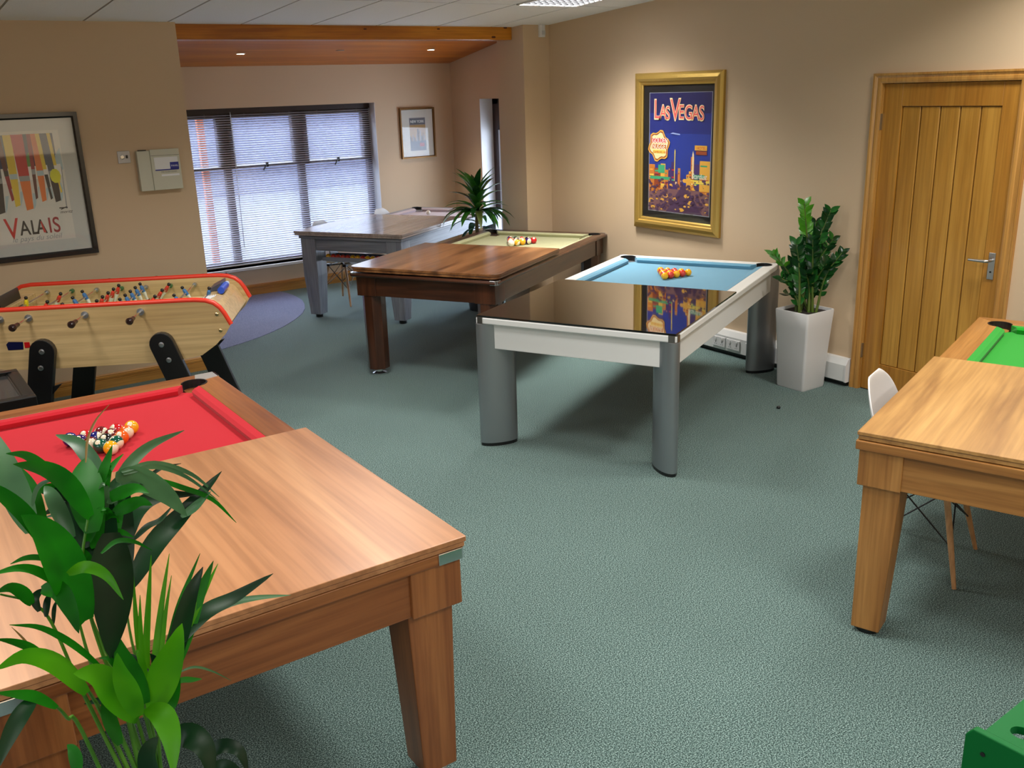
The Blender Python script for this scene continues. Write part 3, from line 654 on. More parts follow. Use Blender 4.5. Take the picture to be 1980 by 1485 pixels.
            # lens-section aluminium leg, long axis towards the table centre
            ra, ch = .10, []
            c0 = .083
            fx, fy = cx+sx*c0, cy+sy*c0
            ux, uy = sx/math.sqrt(2), sy/math.sqrt(2)
            pts = []
            for k in range(24):
                a = 2*PI*k/24
                q, w_ = math.cos(a)*.118, math.sin(a)*.052
                q = math.copysign(abs(math.cos(a))**.9*.118, math.cos(a))
                pts.append((fx+ux*q-uy*w_, fy+uy*q+ux*w_))
            lg = MB().prism(pts, .02, .7615).build('leg', p['legm'], t, smooth=True)
            MB().prism([(fx+(a-fx)*.97, fy+(b-fy)*.97) for a, b in pts], 0, .02).build('foot', BLACKP, lg)
            # outer corner extrusion from the leg up to the rail
            o2 = [(cx+sx*a, cy+sy*b) for a, b in [(-.004, .045), (-.003, .012), (.012, -.003), (.045, -.004), (.045, .004), (.014, .005), (.005, .014), (.004, .045)]]
            MB().prism(o2, .7605, .8015).build('corner_cap', p['capm'], t, smooth=True)
    if p.get('bracket'):
        s = p['bracket']
        for (cx, cy, sx, sy) in corners:
            if s == 'plate':
                pp = [(-.004, .055), (-.004, .006), (.006, -.004), (.085, -.004), (.085, 0), (.006, 0), (.0, .006), (0, .055)]
                z0, z1 = .766, .802
            else:
                pp = [(-.008, .05), (-.008, .012), (.012, -.008), (.05, -.008), (.05, .004), (.015, .006), (.006, .015), (.004, .05)]
                z0, z1 = .77, .803
            if (sx > 0) and s == 'plate':
                pp = [(b, a) for a, b in pp]
            MB().prism([(cx+sx*a, cy+sy*b) for a, b in pp], z0, z1).build('corner_bracket', CHROME, t, bevel=.002)
            if s == 'plate':
                d = p['rw']+.006
                o = MB().prism([(cx+sx*a, cy+sy*b) for a, b in [(.004, .004), (.088, .004)]+arcpts(d, d, pr+.004, math.radians(250), math.radians(200), 6)+[(.004, .088)]], .7995, .8025).build('corner_bracket', SILVER, t)
    if p.get('bull'):
        # rounded edge moulding on the rail
        for (a, b_) in (((.01, .0), (L-.01, .0)), ((.01, Wd), (L-.01, Wd)), ((0, .01), (0, Wd-.01)), ((L, .01), (L, Wd-.01))):
            MB().tube([(*a, .785), (*b_, .785)], .0125, 10).build('edge_moulding', p['bull'], t, smooth=True)
    # dining top covering half the table
    o = p['over']     # (u1, overhang u0, overhang v, [thicknesses], gap, radius, material)
    u1, ou, ov, thk, gap, rad, om = o
    z = RT+.003+gap
    for k, h in enumerate(thk):
        s = 0 if k == len(thk)-1 else .004
        nm = 'dining_top' if k == len(thk)-1 else 'dining_top_lower_leaf'
        MB().prism(rrect(-ou+s, u1-s, -ov+s, Wd+ov-s, rad), z, z+h).build(nm, om, t, bevel=p.get('obev', .002))
        z += h+.002
    return t

CL = dict(
 red=mat('cloth_red', srgb(190, 34, 46), .9, spec=.08, sheen=.1, bump=.1, bscale=900),
 green=mat('cloth_green', srgb(14, 140, 30), .9, spec=.1, sheen=.2, bump=.1, bscale=900),
 blue=mat('cloth_powder_blue', srgb(98, 148, 174), .9, spec=.1, sheen=.2, bump=.1, bscale=900),
 olive=mat('cloth_sage', srgb(168, 168, 130), .9, spec=.1, sheen=.2, bump=.1, bscale=900),
 silver=mat('cloth_silver_grey', srgb(190, 176, 180), .9, spec=.1, sheen=.2, bump=.1, bscale=900))
def woods(n, c1, c2, **k): return {'wood'+a.lower(): wood(n+'_'+a.lower(), c1, c2, a, **k) for a in 'XYZ'}
WN = woods('light_walnut', srgb(122, 70, 34), srgb(162, 104, 58), rough=.3, coat=.15, c3=srgb(142, 86, 46))
pool_table('pool_dining_table', 'walnut-finish pool table with red cloth and half dining top behind the palm', 1.2677, 2.1337, 1.5642, 2.3159, 1.25,
    dict(WN, rw=.122, cloth=CL['red'], apron_in=.018, apron_z=.62, leg='block', block=(.008, .165, .03, .04, (.15, .115)), foot='chrome', bracket='plate',
         over=(1.178, .006, .008, [.014, .016], 0, (.004, .004, .004, .004), wood('light_walnut_top', srgb(168, 114, 74), srgb(196, 144, 100), 'X', .5, rough=.38, coat=.08, c3=srgb(182, 128, 86)))))
OK_ = woods('light_oak', srgb(144, 96, 46), srgb(182, 132, 72), rough=.4, c3=srgb(164, 114, 58))
pool_table('pool_dining_table', 'light oak pool table with green cloth at the right edge near the door', 3.2625, .7724, .3353, 2.2022, 1.25,
    dict(OK_, rw=.118, cloth=CL['green'], apron_in=.02, apron_z=.625, leg='block', block=(.012, .155, .03, .03, (.135, .105)), foot='black',
         over=(1.16, -.004, -.002, [.015, .014], 0, (.002, .002, .002, .002), wood('light_oak_top', srgb(146, 104, 58), srgb(200, 156, 96), 'X', .6, rough=.4, coat=.1, c3=srgb(184, 140, 82)))))
BR = woods('dark_walnut', srgb(42, 20, 10), srgb(84, 46, 26), rough=.28, coat=.4)
pool_table('pool_dining_table', 'dark walnut pool table with sage cloth and rounded dining top', 3.548, 5.3436, .5281, 2.2887, 1.2047,
    dict(BR, rw=.085, cloth=CL['olive'], apron_in=.035, apron_z=.627, rb=.772, leg='octagon', block=(.028, .165), foot='chrome', bracket='round', bull=BR['woody'],
         over=(1.135, .01, .012, [.017, .018], .008, (.07, .01, .01, .07), wood('dark_walnut_top', srgb(86, 52, 28), srgb(160, 110, 68), 'X', .8, rough=.28, coat=.35, c3=srgb(124, 80, 46)))))
GR = woods('grey_wood', srgb(118, 124, 138), srgb(158, 162, 174), rough=.4)
gt = pool_table('pool_dining_table', 'grey-washed pool table with silver cloth by the window blind', 4.0017, 7.5512, .5487, 2.2324, 1.1191,
    dict(GR, rw=.07, cloth=CL['silver'], apron_in=.03, apron_z=.66, leg='taper', block=(.012,), foot='black', rb=.775,
         over=(1.225, .03, .03, [.018, .02], .004, (.004, .004, .004, .004), wood('grey_top', srgb(164, 148, 142), srgb(208, 192, 184), 'X', .6, rough=.25, coat=.5))))
for (cx, cy, sx, sy) in ((2.2324, 1.1191, -1, -1),):
    MB().prism([(cx+sx*a, cy+sy*b) for a, b in [(-.004, .05), (-.004, .006), (.006, -.004), (.05, -.004), (.05, 0), (0, .05)]], .775, .803).build('corner_bracket', CHROME, gt)
# trough of spare balls under the near end of the grey table
tr_ = MB()
tr_.box(.10, .345, .18, .935, .565, .575).box(.09, .102, .18, .935, .565, .602).box(.335, .347, .18, .935, .565, .602).box(.102, .335, .925, .935, .565, .602).box(.102, .335, .18, .19, .565, .602)
tr_.box(.20, .335, .19, .20, .575, .68).box(.20, .335, .915, .925, .575, .68)
tr_.v = [(a, b, c-.012 if c < .66 else c) for a, b, c in tr_.v]
tr_.build('ball_tray', GR['woody'], gt)
LEGM = mat('satin_aluminium', (.36, .38, .41, 1), .34, .85)
BG = mat('black_glass', (.004, .004, .004, 1), .015, coat=1, spec=.7)
WX = {'woodx': WHITEP, 'woody': WHITEP, 'woodz': WHITEP}
wt = pool_table('pool_dining_table', 'white pool table with powder blue cloth, black glass top and metal legs', 3.4155, 3.4552, .4653, 2.2515, 1.2249,
    dict(WX, rw=.085, cloth=CL['blue'], apron_in=.032, apron_z=.61, rb=.762, leg='lens', legm=LEGM, capm=mat('pewter', (.33, .31, .30, 1), .3, 1), rbev=.006, obev=.001,
         over=(1.145, -.002, -.004, [.009], 0, (.003, .003, .003, .003), BG)))

# ================================================================== BALLS
def ballmat(n, col, stripe=False):
    k = 'ball_'+n+('_striped' if stripe else '')
    if k in MATS: return MATS[k]
    m, t, p = nt(k); p.inputs['Roughness'].default_value = .08; p.inputs['Coat Weight'].default_value = .6
    N = t.nodes; K = t.links
    tc = N.new('ShaderNodeTexCoord'); sx = N.new('ShaderNodeSeparateXYZ'); K.new(tc.outputs['Object'], sx.inputs[0])
    white = srgb(236, 226, 196)
    if stripe:
        ab = N.new('ShaderNodeMath'); ab.operation = 'ABSOLUTE'; K.new(sx.outputs[2], ab.inputs[0])
        gt_ = N.new('ShaderNodeMath'); gt_.operation = 'LESS_THAN'; gt_.inputs[1].default_value = .0145; K.new(ab.outputs[0], gt_.inputs[0])
        a, b = white, col
    else:
        gt_ = N.new('ShaderNodeMath'); gt_.operation = 'GREATER_THAN'; gt_.inputs[1].default_value = .0262; K.new(sx.outputs[0], gt_.inputs[0])
        a, b = col, white
        if n in ('uk_red', 'uk_yellow', 'white'): b = col
    mx = N.new('ShaderNodeMix'); mx.data_type = 'RGBA'; mx.inputs[6].default_value = a; mx.inputs[7].default_value = b
    K.new(gt_.outputs[0], mx.inputs[0]); K.new(mx.outputs[2], p.inputs['Base Color'])
    MATS[k] = m; return m
COL = dict(yellow=srgb(244, 178, 20), blue=srgb(16, 22, 110), red=srgb(206, 24, 34), purple=srgb(50, 14, 92), orange=srgb(240, 98, 20), green=srgb(0, 82, 62), maroon=srgb(110, 16, 22), black=srgb(8, 8, 10), white=srgb(236, 230, 214),
           uk_red=srgb(214, 52, 24), uk_yellow=srgb(248, 182, 12))
BM = {}
def ball(tx, u, v, r, z, n, stripe, label, group, rnd):
    key = (n, stripe, r)
    if key not in BM:
        mb = MB(); mb.sphere((0, 0, 0), r, 20); BM[key] = mb.mesh('ball', ballmat(n, COL[n], stripe), 'all')
    o = bpy.data.objects.new('ball', BM[key]); C.objects.link(o)
    x0, y0, th = tx; c, s = math.cos(th), math.sin(th)
    o.location = (x0+u*c-v*s, y0+u*s+v*c, z+r)
    o.rotation_euler = (rnd.uniform(.9, 2.1), rnd.uniform(-.7, .4), rnd.uniform(0, 6))
    if not stripe: o.rotation_euler = (0, -.9, 4.1+rnd.uniform(-.6, .6))
    tag(o, label, 'ball', group); return o
ORD = ['first', 'second', 'third', 'fourth', 'fifth']
def rack(tx, u, v, ang, r, rows, where, group):
    rnd = random.Random(3)
    a = math.radians(ang); d = (math.cos(a), math.sin(a)); q = (-d[1], d[0])
    for i, row in enumerate(rows):
        for j, it in enumerate(row):
            st = it.startswith('*'); n = it.lstrip('*')
            off = (j-i/2)*2.02*r          # j=0 is the near end of the row
            uu = u+d[0]*i*1.76*r+q[0]*(-off if SIGN else off); vv = v+d[1]*i*1.76*r+q[1]*(-off if SIGN else off)
            cn = n.replace('uk_', '')
            lb = ('%s-striped cream ball' % cn if st else 'solid %s ball' % cn)
            if i == 0: lb += ' at the point of the triangle, '+where
            else: lb += ', %s from near end, %s row behind the point, %s' % (ORD[j], ORD[i-1], where)
            ball(tx, uu, vv, r, .7652, n, st, lb, group, rnd)
RT_ = (1.2677, 2.1337, 1.5642); WT_ = (3.4155, 3.4552, .4653); BT_ = (3.548, 5.3436, .5281); GT_ = (4.0017, 7.5512, .5487)
SIGN = True
rack(RT_, 1.75, .515, 118, .0286, [['yellow'], ['*orange', '*red'], ['orange', 'maroon', '*maroon'], ['*green', 'black', '*blue', 'red'], ['*yellow', 'green', '*maroon', 'purple', 'blue']], 'red cloth', 'pool balls racked on the red cloth')
R_, Y_ = 'uk_red', 'uk_yellow'
rack(WT_, 1.755, .52, 118, .0255, [[Y_], [R_, Y_], [Y_, R_, R_], [R_, Y_, R_, Y_], [Y_, R_, Y_, R_, Y_]], 'blue cloth', 'balls racked on the powder blue cloth')
rack(BT_, 1.785, .50, 118, .0286, [['red'], ['*purple', 'black'], ['yellow', '*orange', '*red'], ['*yellow', '*blue', 'maroon', '*green'], ['white', '*red', 'orange', '*maroon', 'purple']], 'sage cloth', 'pool balls racked on the sage cloth')
rn = random.Random(1)
ball(GT_, 1.855, .732, .0255, .7652, 'white', False, 'single white cue ball on the silver grey cloth', 'cue ball', rn)
seq = [Y_, R_, R_, R_, R_, Y_, Y_, R_, Y_, Y_, R_, R_]
for i, n in enumerate(seq):
    ball(GT_, .132, .892-.055*i, .0255, .5634, n, False, '%s ball, %s from the left in the tray under the grey table' % ('red' if n == R_ else 'yellow', ['first', 'second', 'third', 'fourth', 'fifth', 'sixth', 'seventh', 'eighth', 'ninth', 'tenth', 'eleventh', 'twelfth'][i]) if i < 12 else '%s ball at the hidden end of the tray under the grey table' % ('red' if n == R_ else 'yellow'), 'spare balls in the tray', rn)

# ================================================================== TABLE FOOTBALL
FO = thing('table_football', 'blond wood table football game with red rubber rims and black legs', 'table football', (.5804, 6.0677, 0), -.48872)
FW = .818; BIRCH = wood('blond_birch', srgb(200, 168, 116), srgb(218, 190, 140), 'X', .5, rough=.3, coat=.3)
REDR = mat('red_rubber', srgb(214, 52, 26), .4)
topc = [(-.10, .93), (1.04, .93), (1.10, .928), (1.155, .922), (1.20, .905), (1.232, .876), (1.254, .84), (1.272, .80), (1.285, .772)]
lft = [(-.29, .772), (-.277, .80), (-.262, .835), (-.24, .868), (-.20, .90), (-.16, .922)]
bot = [(1.25, .72), (1.19, .66), (1.10, .60), (.97, .58), (.83, .572), (.26, .572), (0, .578), (-.12, .60), (-.21, .66), (-.265, .72)]
outline = lft+topc+bot
for v0 in (0, FW-.03):
    MB().prism(outline, v0, v0+.03, axis='Y').build('side_panel', BIRCH, FO)
    MB().tube([(a, v0+.015, b+.004) for a, b in lft+topc], .017, 10).build('rubber_rim', REDR, FO, smooth=True)
# end casings (rounded) and inner trough
for s in (1, -1):
    f = (lambda u: u) if s > 0 else (lambda u: .995-u)
    pts = [(1.075, .885), (1.15, .885), (1.19, .872), (1.215, .845), (1.265, .755), (1.245, .725), (1.10, .612), (1.075, .612)]
    MB().prism([(f(a), b) for a, b in pts], .03, FW-.03, axis='Y').build('end_casing', BIRCH, FO, bevel=.004)
    # goal
    MB().box(*sorted((f(1.07), f(1.078))), .27, .55, .775, .86).build('goal_mouth', BLACKP, FO)
MB().box(-.09, 1.08, .03, FW-.03, .60, .615).build('bottom_board', BIRCH, FO)
PITCH = mat('pitch_green', srgb(166, 172, 110), .5, var=.08, bscale=6)
pf = MB().box(-.085, 1.075, .03, FW-.03, .765, .775).build('pitch', PITCH, FO)
for a in (.03, FW-.07):
    MB().prism([(a, .775), (a+.04, .775), (a+(.04 if a > .2 else 0), .80), (a+(.035 if a > .2 else .005), .80)], -.08, 1.07, axis='X').build('side_ramp', mat('pale_ramp', srgb(222, 206, 160), .4), FO)
MB().box(.494, .500, .07, FW-.07, .775, .7755).build('centre_line', WHITEP, pf)
# scoreboards / tidy box on the far right end, dark plate at the left end
sc = MB().add([(1.085, .50, .888), (1.16, .50, .888), (1.16, .70, .888), (1.085, .70, .888), (1.085, .50, .90), (1.16, .50, .935), (1.16, .70, .935), (1.085, .70, .90)], [(0, 3, 2, 1), (4, 5, 6, 7), (0, 1, 5, 4), (1, 2, 6, 5), (2, 3, 7, 6), (3, 0, 4, 7)]).build('score_box', mat('slate_plastic', srgb(70, 72, 84), .4), FO)
MB().tube([(1.175, .42, .905), (1.175, .60, .905)], .022, 14).build('blue_bottle', mat('blue_plastic', srgb(30, 80, 200), .25), FO, label='bright blue cylinder lying on the end casing')
MB().tube([(1.175, .60, .905), (1.175, .66, .905)], .016, 12).build('bottle_cap', mat('pale_blue_plastic', srgb(190, 214, 240), .3), FO)
st = MB()
for k in range(5): st.tube(smoothcurve([(1.10+.012*k, .20, .8875), (1.085+.012*k, .27, .8885), (1.11+.010*k, .33, .8885), (1.10+.012*k, .38, .8875)], 4), .0028, 5)
st.build('scribbled_sticker', mat('sticker_white', srgb(235, 240, 245), .4), FO)
MB().add([(-.10, .30, .80), (-.10, .62, .80), (-.115, .62, .955), (-.115, .30, .955), (-.112, .30, .80), (-.112, .62, .80), (-.127, .62, .955), (-.127, .30, .955)], [(0, 1, 2, 3), (7, 6, 5, 4), (0, 4, 5, 1), (1, 5, 6, 2), (2, 6, 7, 3), (3, 7, 4, 0)]).build('score_counter', BLACKP, FO)
# legs
for (v0, v1) in ((-.045, 0), (FW, FW+.045)):
    for (ut, zt, ub) in ((.21, .69, .055), (.885, .69, 1.10)):
        d = Vector((ub-ut, 0, 0-zt)); 
        w = .07; dn = Vector((ub-ut, -zt)).normalized(); nn = Vector((-dn.y, dn.x))
        a0 = math.atan2(-dn.y, -dn.x)
        cap = [(ut+w*math.cos(a0+PI/2-PI*k/10), zt+w*math.sin(a0+PI/2-PI*k/10)) for k in range(11)]
        def at0(s): # foot on the floor
            px, pz = ut+nn.x*s, zt+nn.y*s; k = pz/(-dn.y); return (px+dn.x*k, 0)
        p1, p2 = at0(-w), at0(w)
        first = cap[-1]; 
        foot = [p2, p1] if (first[0]-ut)*nn.x+(first[1]-zt)*nn.y > 0 else [p1, p2]
        lg = MB().prism(cap+[foot[0], foot[1]], v0, v1, axis='Y').build('leg', BLACKP, FO, bevel=.004)
        vs = v0 if v0 < 0 else v1
        for dz in (0, .10):
            q = Vector((ut, zt))+dn*dz
            b = MB(); b.lathe([(.016, 0), (.016, .003), (.009, .005)], 12); bo = b.build('bolt', STEEL, lg)
            bo.location = (q.x, vs+(-.0 if v0 < 0 else 0), q.y); bo.rotation_euler = (PI/2 if v0 < 0 else -PI/2, 0, 0)
        q = Vector((ut, zt))+dn*.24
        MB().add([(q.x+w*.8, (v0+v1)/2-.01, q.y+.01), (q.x+w*.8+.07, (v0+v1)/2-.01, q.y+.03), (q.x+w*.8, (v0+v1)/2-.01, q.y-.04), (q.x+w*.8, (v0+v1)/2+.01, q.y+.01), (q.x+w*.8+.07, (v0+v1)/2+.01, q.y+.03), (q.x+w*.8, (v0+v1)/2+.01, q.y-.04)], [(0, 1, 2), (5, 4, 3), (0, 3, 4, 1), (1, 4, 5, 2), (2, 5, 3, 0)]).build('bracket', BLACKP, lg)
for (u, z) in ((1.215, .845), (1.225, .745)):
    b = MB().lathe([(.011, 0), (.011, .003), (.006, .006)], 12).build('brass_screw', mat('brass', (.55, .42, .22, 1), .25, 1), FO); b.location = (u, 0, z); b.rotation_euler = (PI/2, 0, 0)
# badge on the near panel
MB().prism([(-.10+.11, .70), (.095, .70), (.10, .745), (.02, .75), (.005, .735)], -.002, 0, axis='Y').build('badge_navy', mat('navy_print', srgb(10, 16, 60), .3), FO, label='navy blue block of the side badge')
MB().prism([(.105, .708), (.135, .71), (.135, .742), (.105, .742)], -.002, 0, axis='Y').build('badge_red', mat('red_print', srgb(190, 20, 24), .3), FO, label='red square of the side badge')
# rods and players
SHIRT = {'red': mat('red_shirt', srgb(204, 56, 36), .4), 'blue': mat('blue_shirt', srgb(62, 110, 160), .4), 'yellow': mat('yellow_shirt', srgb(222, 200, 30), .4)}
SKIN = mat('painted_hair', srgb(24, 16, 14), .4); SHORTS = mat('white_shorts', srgb(226, 224, 206), .4); BOOT = mat('player_boot', srgb(30, 20, 18), .5); HAND = mat('green_bearing', srgb(60, 104, 60), .4)
figm = {}
for k, m in SHIRT.items():
    b = MB(); n = 10
    b.loft([[(rx*math.cos(2*PI*i/n), ry*math.sin(2*PI*i/n), z) for i in range(n)] for rx, ry, z in [(.011, .014, -.018), (.012, .017, -.005), (.012, .020, .012), (.010, .021, .022), (.006, .010, .029)]])
    figm[k] = b.mesh('shirt', m, True)
hd = MB(); hd.sphere((0, 0, .040), .0115, 10); head_me = hd.mesh('head', SKIN, 'all')
lg = MB(); n = 8
for s in (-1, 1):
    lg.loft([[(rx*math.cos(2*PI*i/n), s*oy+ry*math.sin(2*PI*i/n), z) for i in range(n)] for rx, ry, oy, z in [(.007, .0055, .007, -.072), (.0065, .006, .007, -.05), (.010, .0085, .0075, -.030), (.0115, .0085, .007, -.016)]])
legs_me = lg.mesh('shorts_and_legs', SHORTS, True)
bt = MB().box(-.008, .012, -.013, .013, -.088, -.070); boot_me = bt.mesh('boots', BOOT)
ROD = CHROME; hs = .157
team = ['red', 'red', 'blue', 'red', 'blue', 'red', 'blue', 'blue']
counts = [1, 2, 3, 5, 5, 3, 2, 1]
near_handle = (0, 1, 3, 5)
tilt = [.1, .5, -.4, .35, -.3, .6, -.5, .2]
for i in range(8):
    u = hs*i-.0
    nh = i in near_handle
    ya, yb = (-.17, FW-.03) if nh else (.03, FW+.17)
    rd = MB().tube([(u, ya, .886), (u, yb, .886)], .0065, 10).build('rod', ROD, FO, smooth=True)
    y0, y1 = (-.165, -.235) if nh else (FW+.165, FW+.235)
    sg = -1 if nh else 1
    ye = ya if nh else yb
    MB().tube([(u, ye, .886), (u, ye+sg*.045, .886), (u, ye+sg*.065, .886), (u, ye+sg*.085, .886), (u, ye+sg*.10, .886)], [.012, .014, .019, .021, .012], 14).build('handle', mat('handle_brown', srgb(36, 16, 14), .3), rd, smooth=True)
    for v in ((-.004,) if nh else (FW+.004,)):
        MB().tube([(u, v-.006, .886), (u, v+.006, .886)], .021, 14).build('bearing', STEEL, rd)
    MB().tube([(u, FW-.055, .886), (u, FW-.03, .886)], .014, 12).build('bumper', HAND if i in (1, 3, 5) else STEEL, rd)
    n = counts[i]
    sp = {1: [FW/2], 2: [.29, .53], 3: [.22, .41, .60], 5: [.17, .29, .41, .53, .65]}[n]
    sh = {1: -.02, 3: .03, 5: .05, 2: -.06, 4: .04, 6: -.03}.get(i, 0)
    tm = 'yellow' if i == 0 else ('red' if team[i] == 'red' else 'blue')
    for v in sp:
        p = bpy.data.objects.new('player_figure', figm[tm]); C.objects.link(p); p.parent = FO; p.location = (u, v+sh, .886); p.rotation_euler = (0, tilt[i], 0)
        for me in (head_me, legs_me, boot_me):
            q = bpy.data.objects.new(me.name.split('.')[0], me); C.objects.link(q); q.parent = p
# ================================================================== BLACK GLASS-TOPPED GAME TABLE (left edge)
bt_ = thing('games_table', 'glossy black table with inset dark glass top at the left edge of the picture', 'table', (-.62, 4.79, 0), .0)
bx, by = 1.165, .60
GB = mat('gloss_black', (.008, .008, .009, 1), .3, coat=.1)
fr = MB().box(0, bx, 0, .055, .69, .75).box(0, bx, by-.055, by, .69, .75).box(0, .055, .055, by-.055, .69, .75).box(bx-.055, bx, .055, by-.055, .69, .75).build('top_frame', GB, bt_, bevel=.005)
MB().box(.055, bx-.055, .055, by-.055, .725, .738).build('glass_inset', mat('smoked_glass', (.03, .03, .03, 1), .22, coat=.2), bt_)
MB().box(.05, bx-.05, .05, by-.05, .715, .724).build('panel', GB, bt_)
MB().box(.05, bx-.05, .04, by-.04, .10, .69).build('cabinet', GB, bt_, bevel=.004)
for a in (.03, bx-.10):
    for c in (.03, by-.10): MB().box(a, a+.07, c, c+.07, 0, .69).build('leg', GB, bt_, bevel=.004)
for c in (.055, by-.055-.03):
    pass
MB().box(bx-.11, bx-.035, by-.075, by-.03, .751, .757).build('corner_clip', GB, bt_, bevel=.002)
MB().box(bx-.055-.006, bx-.055, .055, by-.055, .738, .7435).box(.055, bx-.055, .055, .061, .738, .7435).build('inner_beading', mat('dull_steel', (.25, .25, .26, 1), .3, 1), bt_)

# ================================================================== SHELL CHAIRS
def shell_chair(label, loc, rz, legm, group=None):
    """seat faces local +X, backrest at local -X"""
    t = thing('shell_chair', label, 'chair', loc, rz, group)
    # shell grid: profile from front lip, along seat, up the back
    prof = [(.235, .415, .17), (.20, .435, .205), (.12, .43, .225), (.02, .42, .235), (-.08, .418, .235), (-.15, .435, .232), (-.195, .485, .225), (-.215, .56, .215), (-.235, .64, .205), (-.25, .72, .19), (-.262, .785, .15), (-.268, .83, .08)]
    side = [.0, .028, .05, .075, .10, .12, .11, .075, .05, .035, .02, .0]
    n = 12; rows = []
    for (x, z, hw), cu in zip(prof, side):
        r = []
        for k in range(n+1):
            q = -1+2*k/n
            e = abs(q)**2.6
            back = z > .5
            r.append((x+(cu*e*(1 if back else .1)), q*hw, z+(cu*e*(.15 if back else 1))))
        rows.append(r)
    rows = [[Vector(p) for p in r] for r in rows]
    mb = MB(); vs = [p for r in rows for p in r]; fs = []
    for i in range(len(rows)-1):
        for k in range(n): fs.append((i*(n+1)+k, i*(n+1)+k+1, (i+1)*(n+1)+k+1, (i+1)*(n+1)+k))
    mb.add(vs, fs); s = mb.build('seat_shell', mat('white_shell', srgb(232, 232, 232), .3), t)
    for p in s.data.polygons: p.use_smooth = True
    so = s.modifiers.new('solid', 'SOLIDIFY'); so.thickness = .009; so.offset = 0
    sb = s.modifiers.new('sub', 'SUBSURF'); sb.levels = 1; sb.render_levels = 2
    tops = []; feet = []
    for sx in (1, -1):
        for sy in (1, -1):
            a = (sx*.10-.0, sy*.12, .395); f = (sx*.19, sy*.215, 0)
            MB().tube([f, ((a[0]+f[0])/2, (a[1]+f[1])/2, .2), a], [.009, .013, .014], 10).build('leg', legm, t, smooth=True)
            MB().box(a[0]-.02, a[0]+.02, a[1]-.02, a[1]+.02, .388, .412).build('leg_bracket', BLACKP, t)
            tops.append(Vector(a)); feet.append(Vector(f))
    w = MB()
    for i, j in ((0, 1), (2, 3), (0, 2), (1, 3)):
        for A_, B_ in ((i, j), (j, i)):
            w.tube([tops[A_]+Vector((0, 0, -.01)), feet[B_].lerp(tops[B_], .42)], .0035, 6)
    w.tube([tops[0], tops[3]], .005, 6).tube([tops[1], tops[2]], .005, 6).tube([tops[0], tops[1]], .005, 6).tube([tops[2], tops[3]], .005, 6)
    w.build('wire_bracing', BLACKP, t)
    return t
BEECH = wood('beech_leg', srgb(196, 144, 96), srgb(214, 166, 118), 'Z', rough=.4)
def loc_of(tx, u, v):
    c, s = math.cos(tx[2]), math.sin(tx[2]); return (tx[0]+u*c-v*s, tx[1]+u*s+v*c, 0)
OT_ = (3.2625, .7724, .3353)
shell_chair('white shell chair with beech legs pushed under the left side of the oak table', loc_of(OT_, .79, 1.31-.165), .3353-PI/2, BEECH)
shell_chair('white shell chair on the window side of the grey table, nearer its left corner', loc_of(GT_, .77, 1.16), .5487-PI/2, BEECH)
shell_chair('white shell chair on the window side of the grey table, farther back', loc_of(GT_, 1.80, 1.06), .5487-PI/2, BEECH)

# ================================================================== PICTURES
def picture(label, loc, rz, w, h, fw, fm, mount, prof=None, depth=.03, fmats=None):
    """local x right, y up, z out of the wall; origin bottom-left of the outer frame"""
    t = thing('framed_poster', label, 'poster', loc); t.rotation_euler = (PI/2, 0, rz)
    prof = prof or [(0, 0), (0, depth), (fw*.7, depth), (fw, depth*.7), (fw, 0)]
    for (a, b, c, d) in (((0, 0), (w, 0), (1, 1), (-1, 1)), ((w, 0), (w, h), (-1, 1), (-1, -1)), ((w, h), (0, h), (-1, -1), (1, -1)), ((0, h), (0, 0), (1, -1), (1, 1))):
        MB().loft([[(a[0]+c[0]*o, a[1]+c[1]*o, z) for o, z in prof], [(b[0]+d[0]*o, b[1]+d[1]*o, z) for o, z in prof]]).build('frame_side', fm, t)
    MB().box(fw*.6, w-fw*.6, fw*.6, h-fw*.6, .001, .008).build('mount', mount, t)
    return t
def flat(t, name, shapes, z0=.0082, dz=.00007):
    """coloured printed shapes (list of (points, material))"""
    mats = []; mb = MB(); z = z0
    for pts, m in shapes:
        if m not in mats: mats.append(m)
        mb.add([(p[0], p[1], z) for p in pts], [tuple(range(len(pts)))], mats.index(m)); z += dz*.25
    me = bpy.data.meshes.new(name); me.from_pydata(mb.v, [], mb.f)
    for m in mats: me.materials.append(m)
    for p, i in zip(me.polygons, mb.m): p.material_index = i
    me.update()
    import mathutils
    for p in me.polygons:
        if p.normal.z < 0: p.flip()
    o = bpy.data.objects.new(name, me); C.objects.link(o); o.parent = t; return o
def ink(n, r, g, b): return mat('ink_'+n, srgb(r, g, b), .5)
def rect(x0, y0, x1, y1): return [(x0, y0), (x1, y0), (x1, y1), (x0, y1)]
PGL = glassmat('picture_glass', (1, 1, 1, 1), .03)
# --- ski poster, left wall
pw_, ph_ = 1.0, .985
t = picture('large black-framed ski poster reading VALAIS on the left wall', (1.415-pw_, 7.368, 1.022), 0, pw_, ph_, .038, mat('black_frame', (.012, .012, .013, 1), .25, coat=.4), mat('grey_white_mount', srgb(196, 200, 196), .8))
px0, px1, py0_, py1_ = .10, .865, .12, .87
I = {k: ink(k, *v) for k, v in dict(paper=(214, 214, 206), slate=(70, 84, 104), navy=(28, 44, 92), yel=(226, 200, 60), red=(196, 44, 44), dred=(150, 30, 44), org=(224, 120, 50), grey=(96, 98, 102), char=(40, 38, 40), pale=(176, 200, 206), lime=(216, 216, 30), pink=(226, 190, 186), bwh=(232, 232, 226), green=(90, 150, 70), brown=(96, 46, 44), text=(30, 32, 34), lgrey=(150, 156, 158)).items()}
sh = [(rect(px0, py0_, px1, py1_), I['paper']), ([(px0, .60), (px1-.04, .66), (px1-.04, py1_-.02), (px0, py1_-.02)], I['slate'])]
rs = random.Random(8)
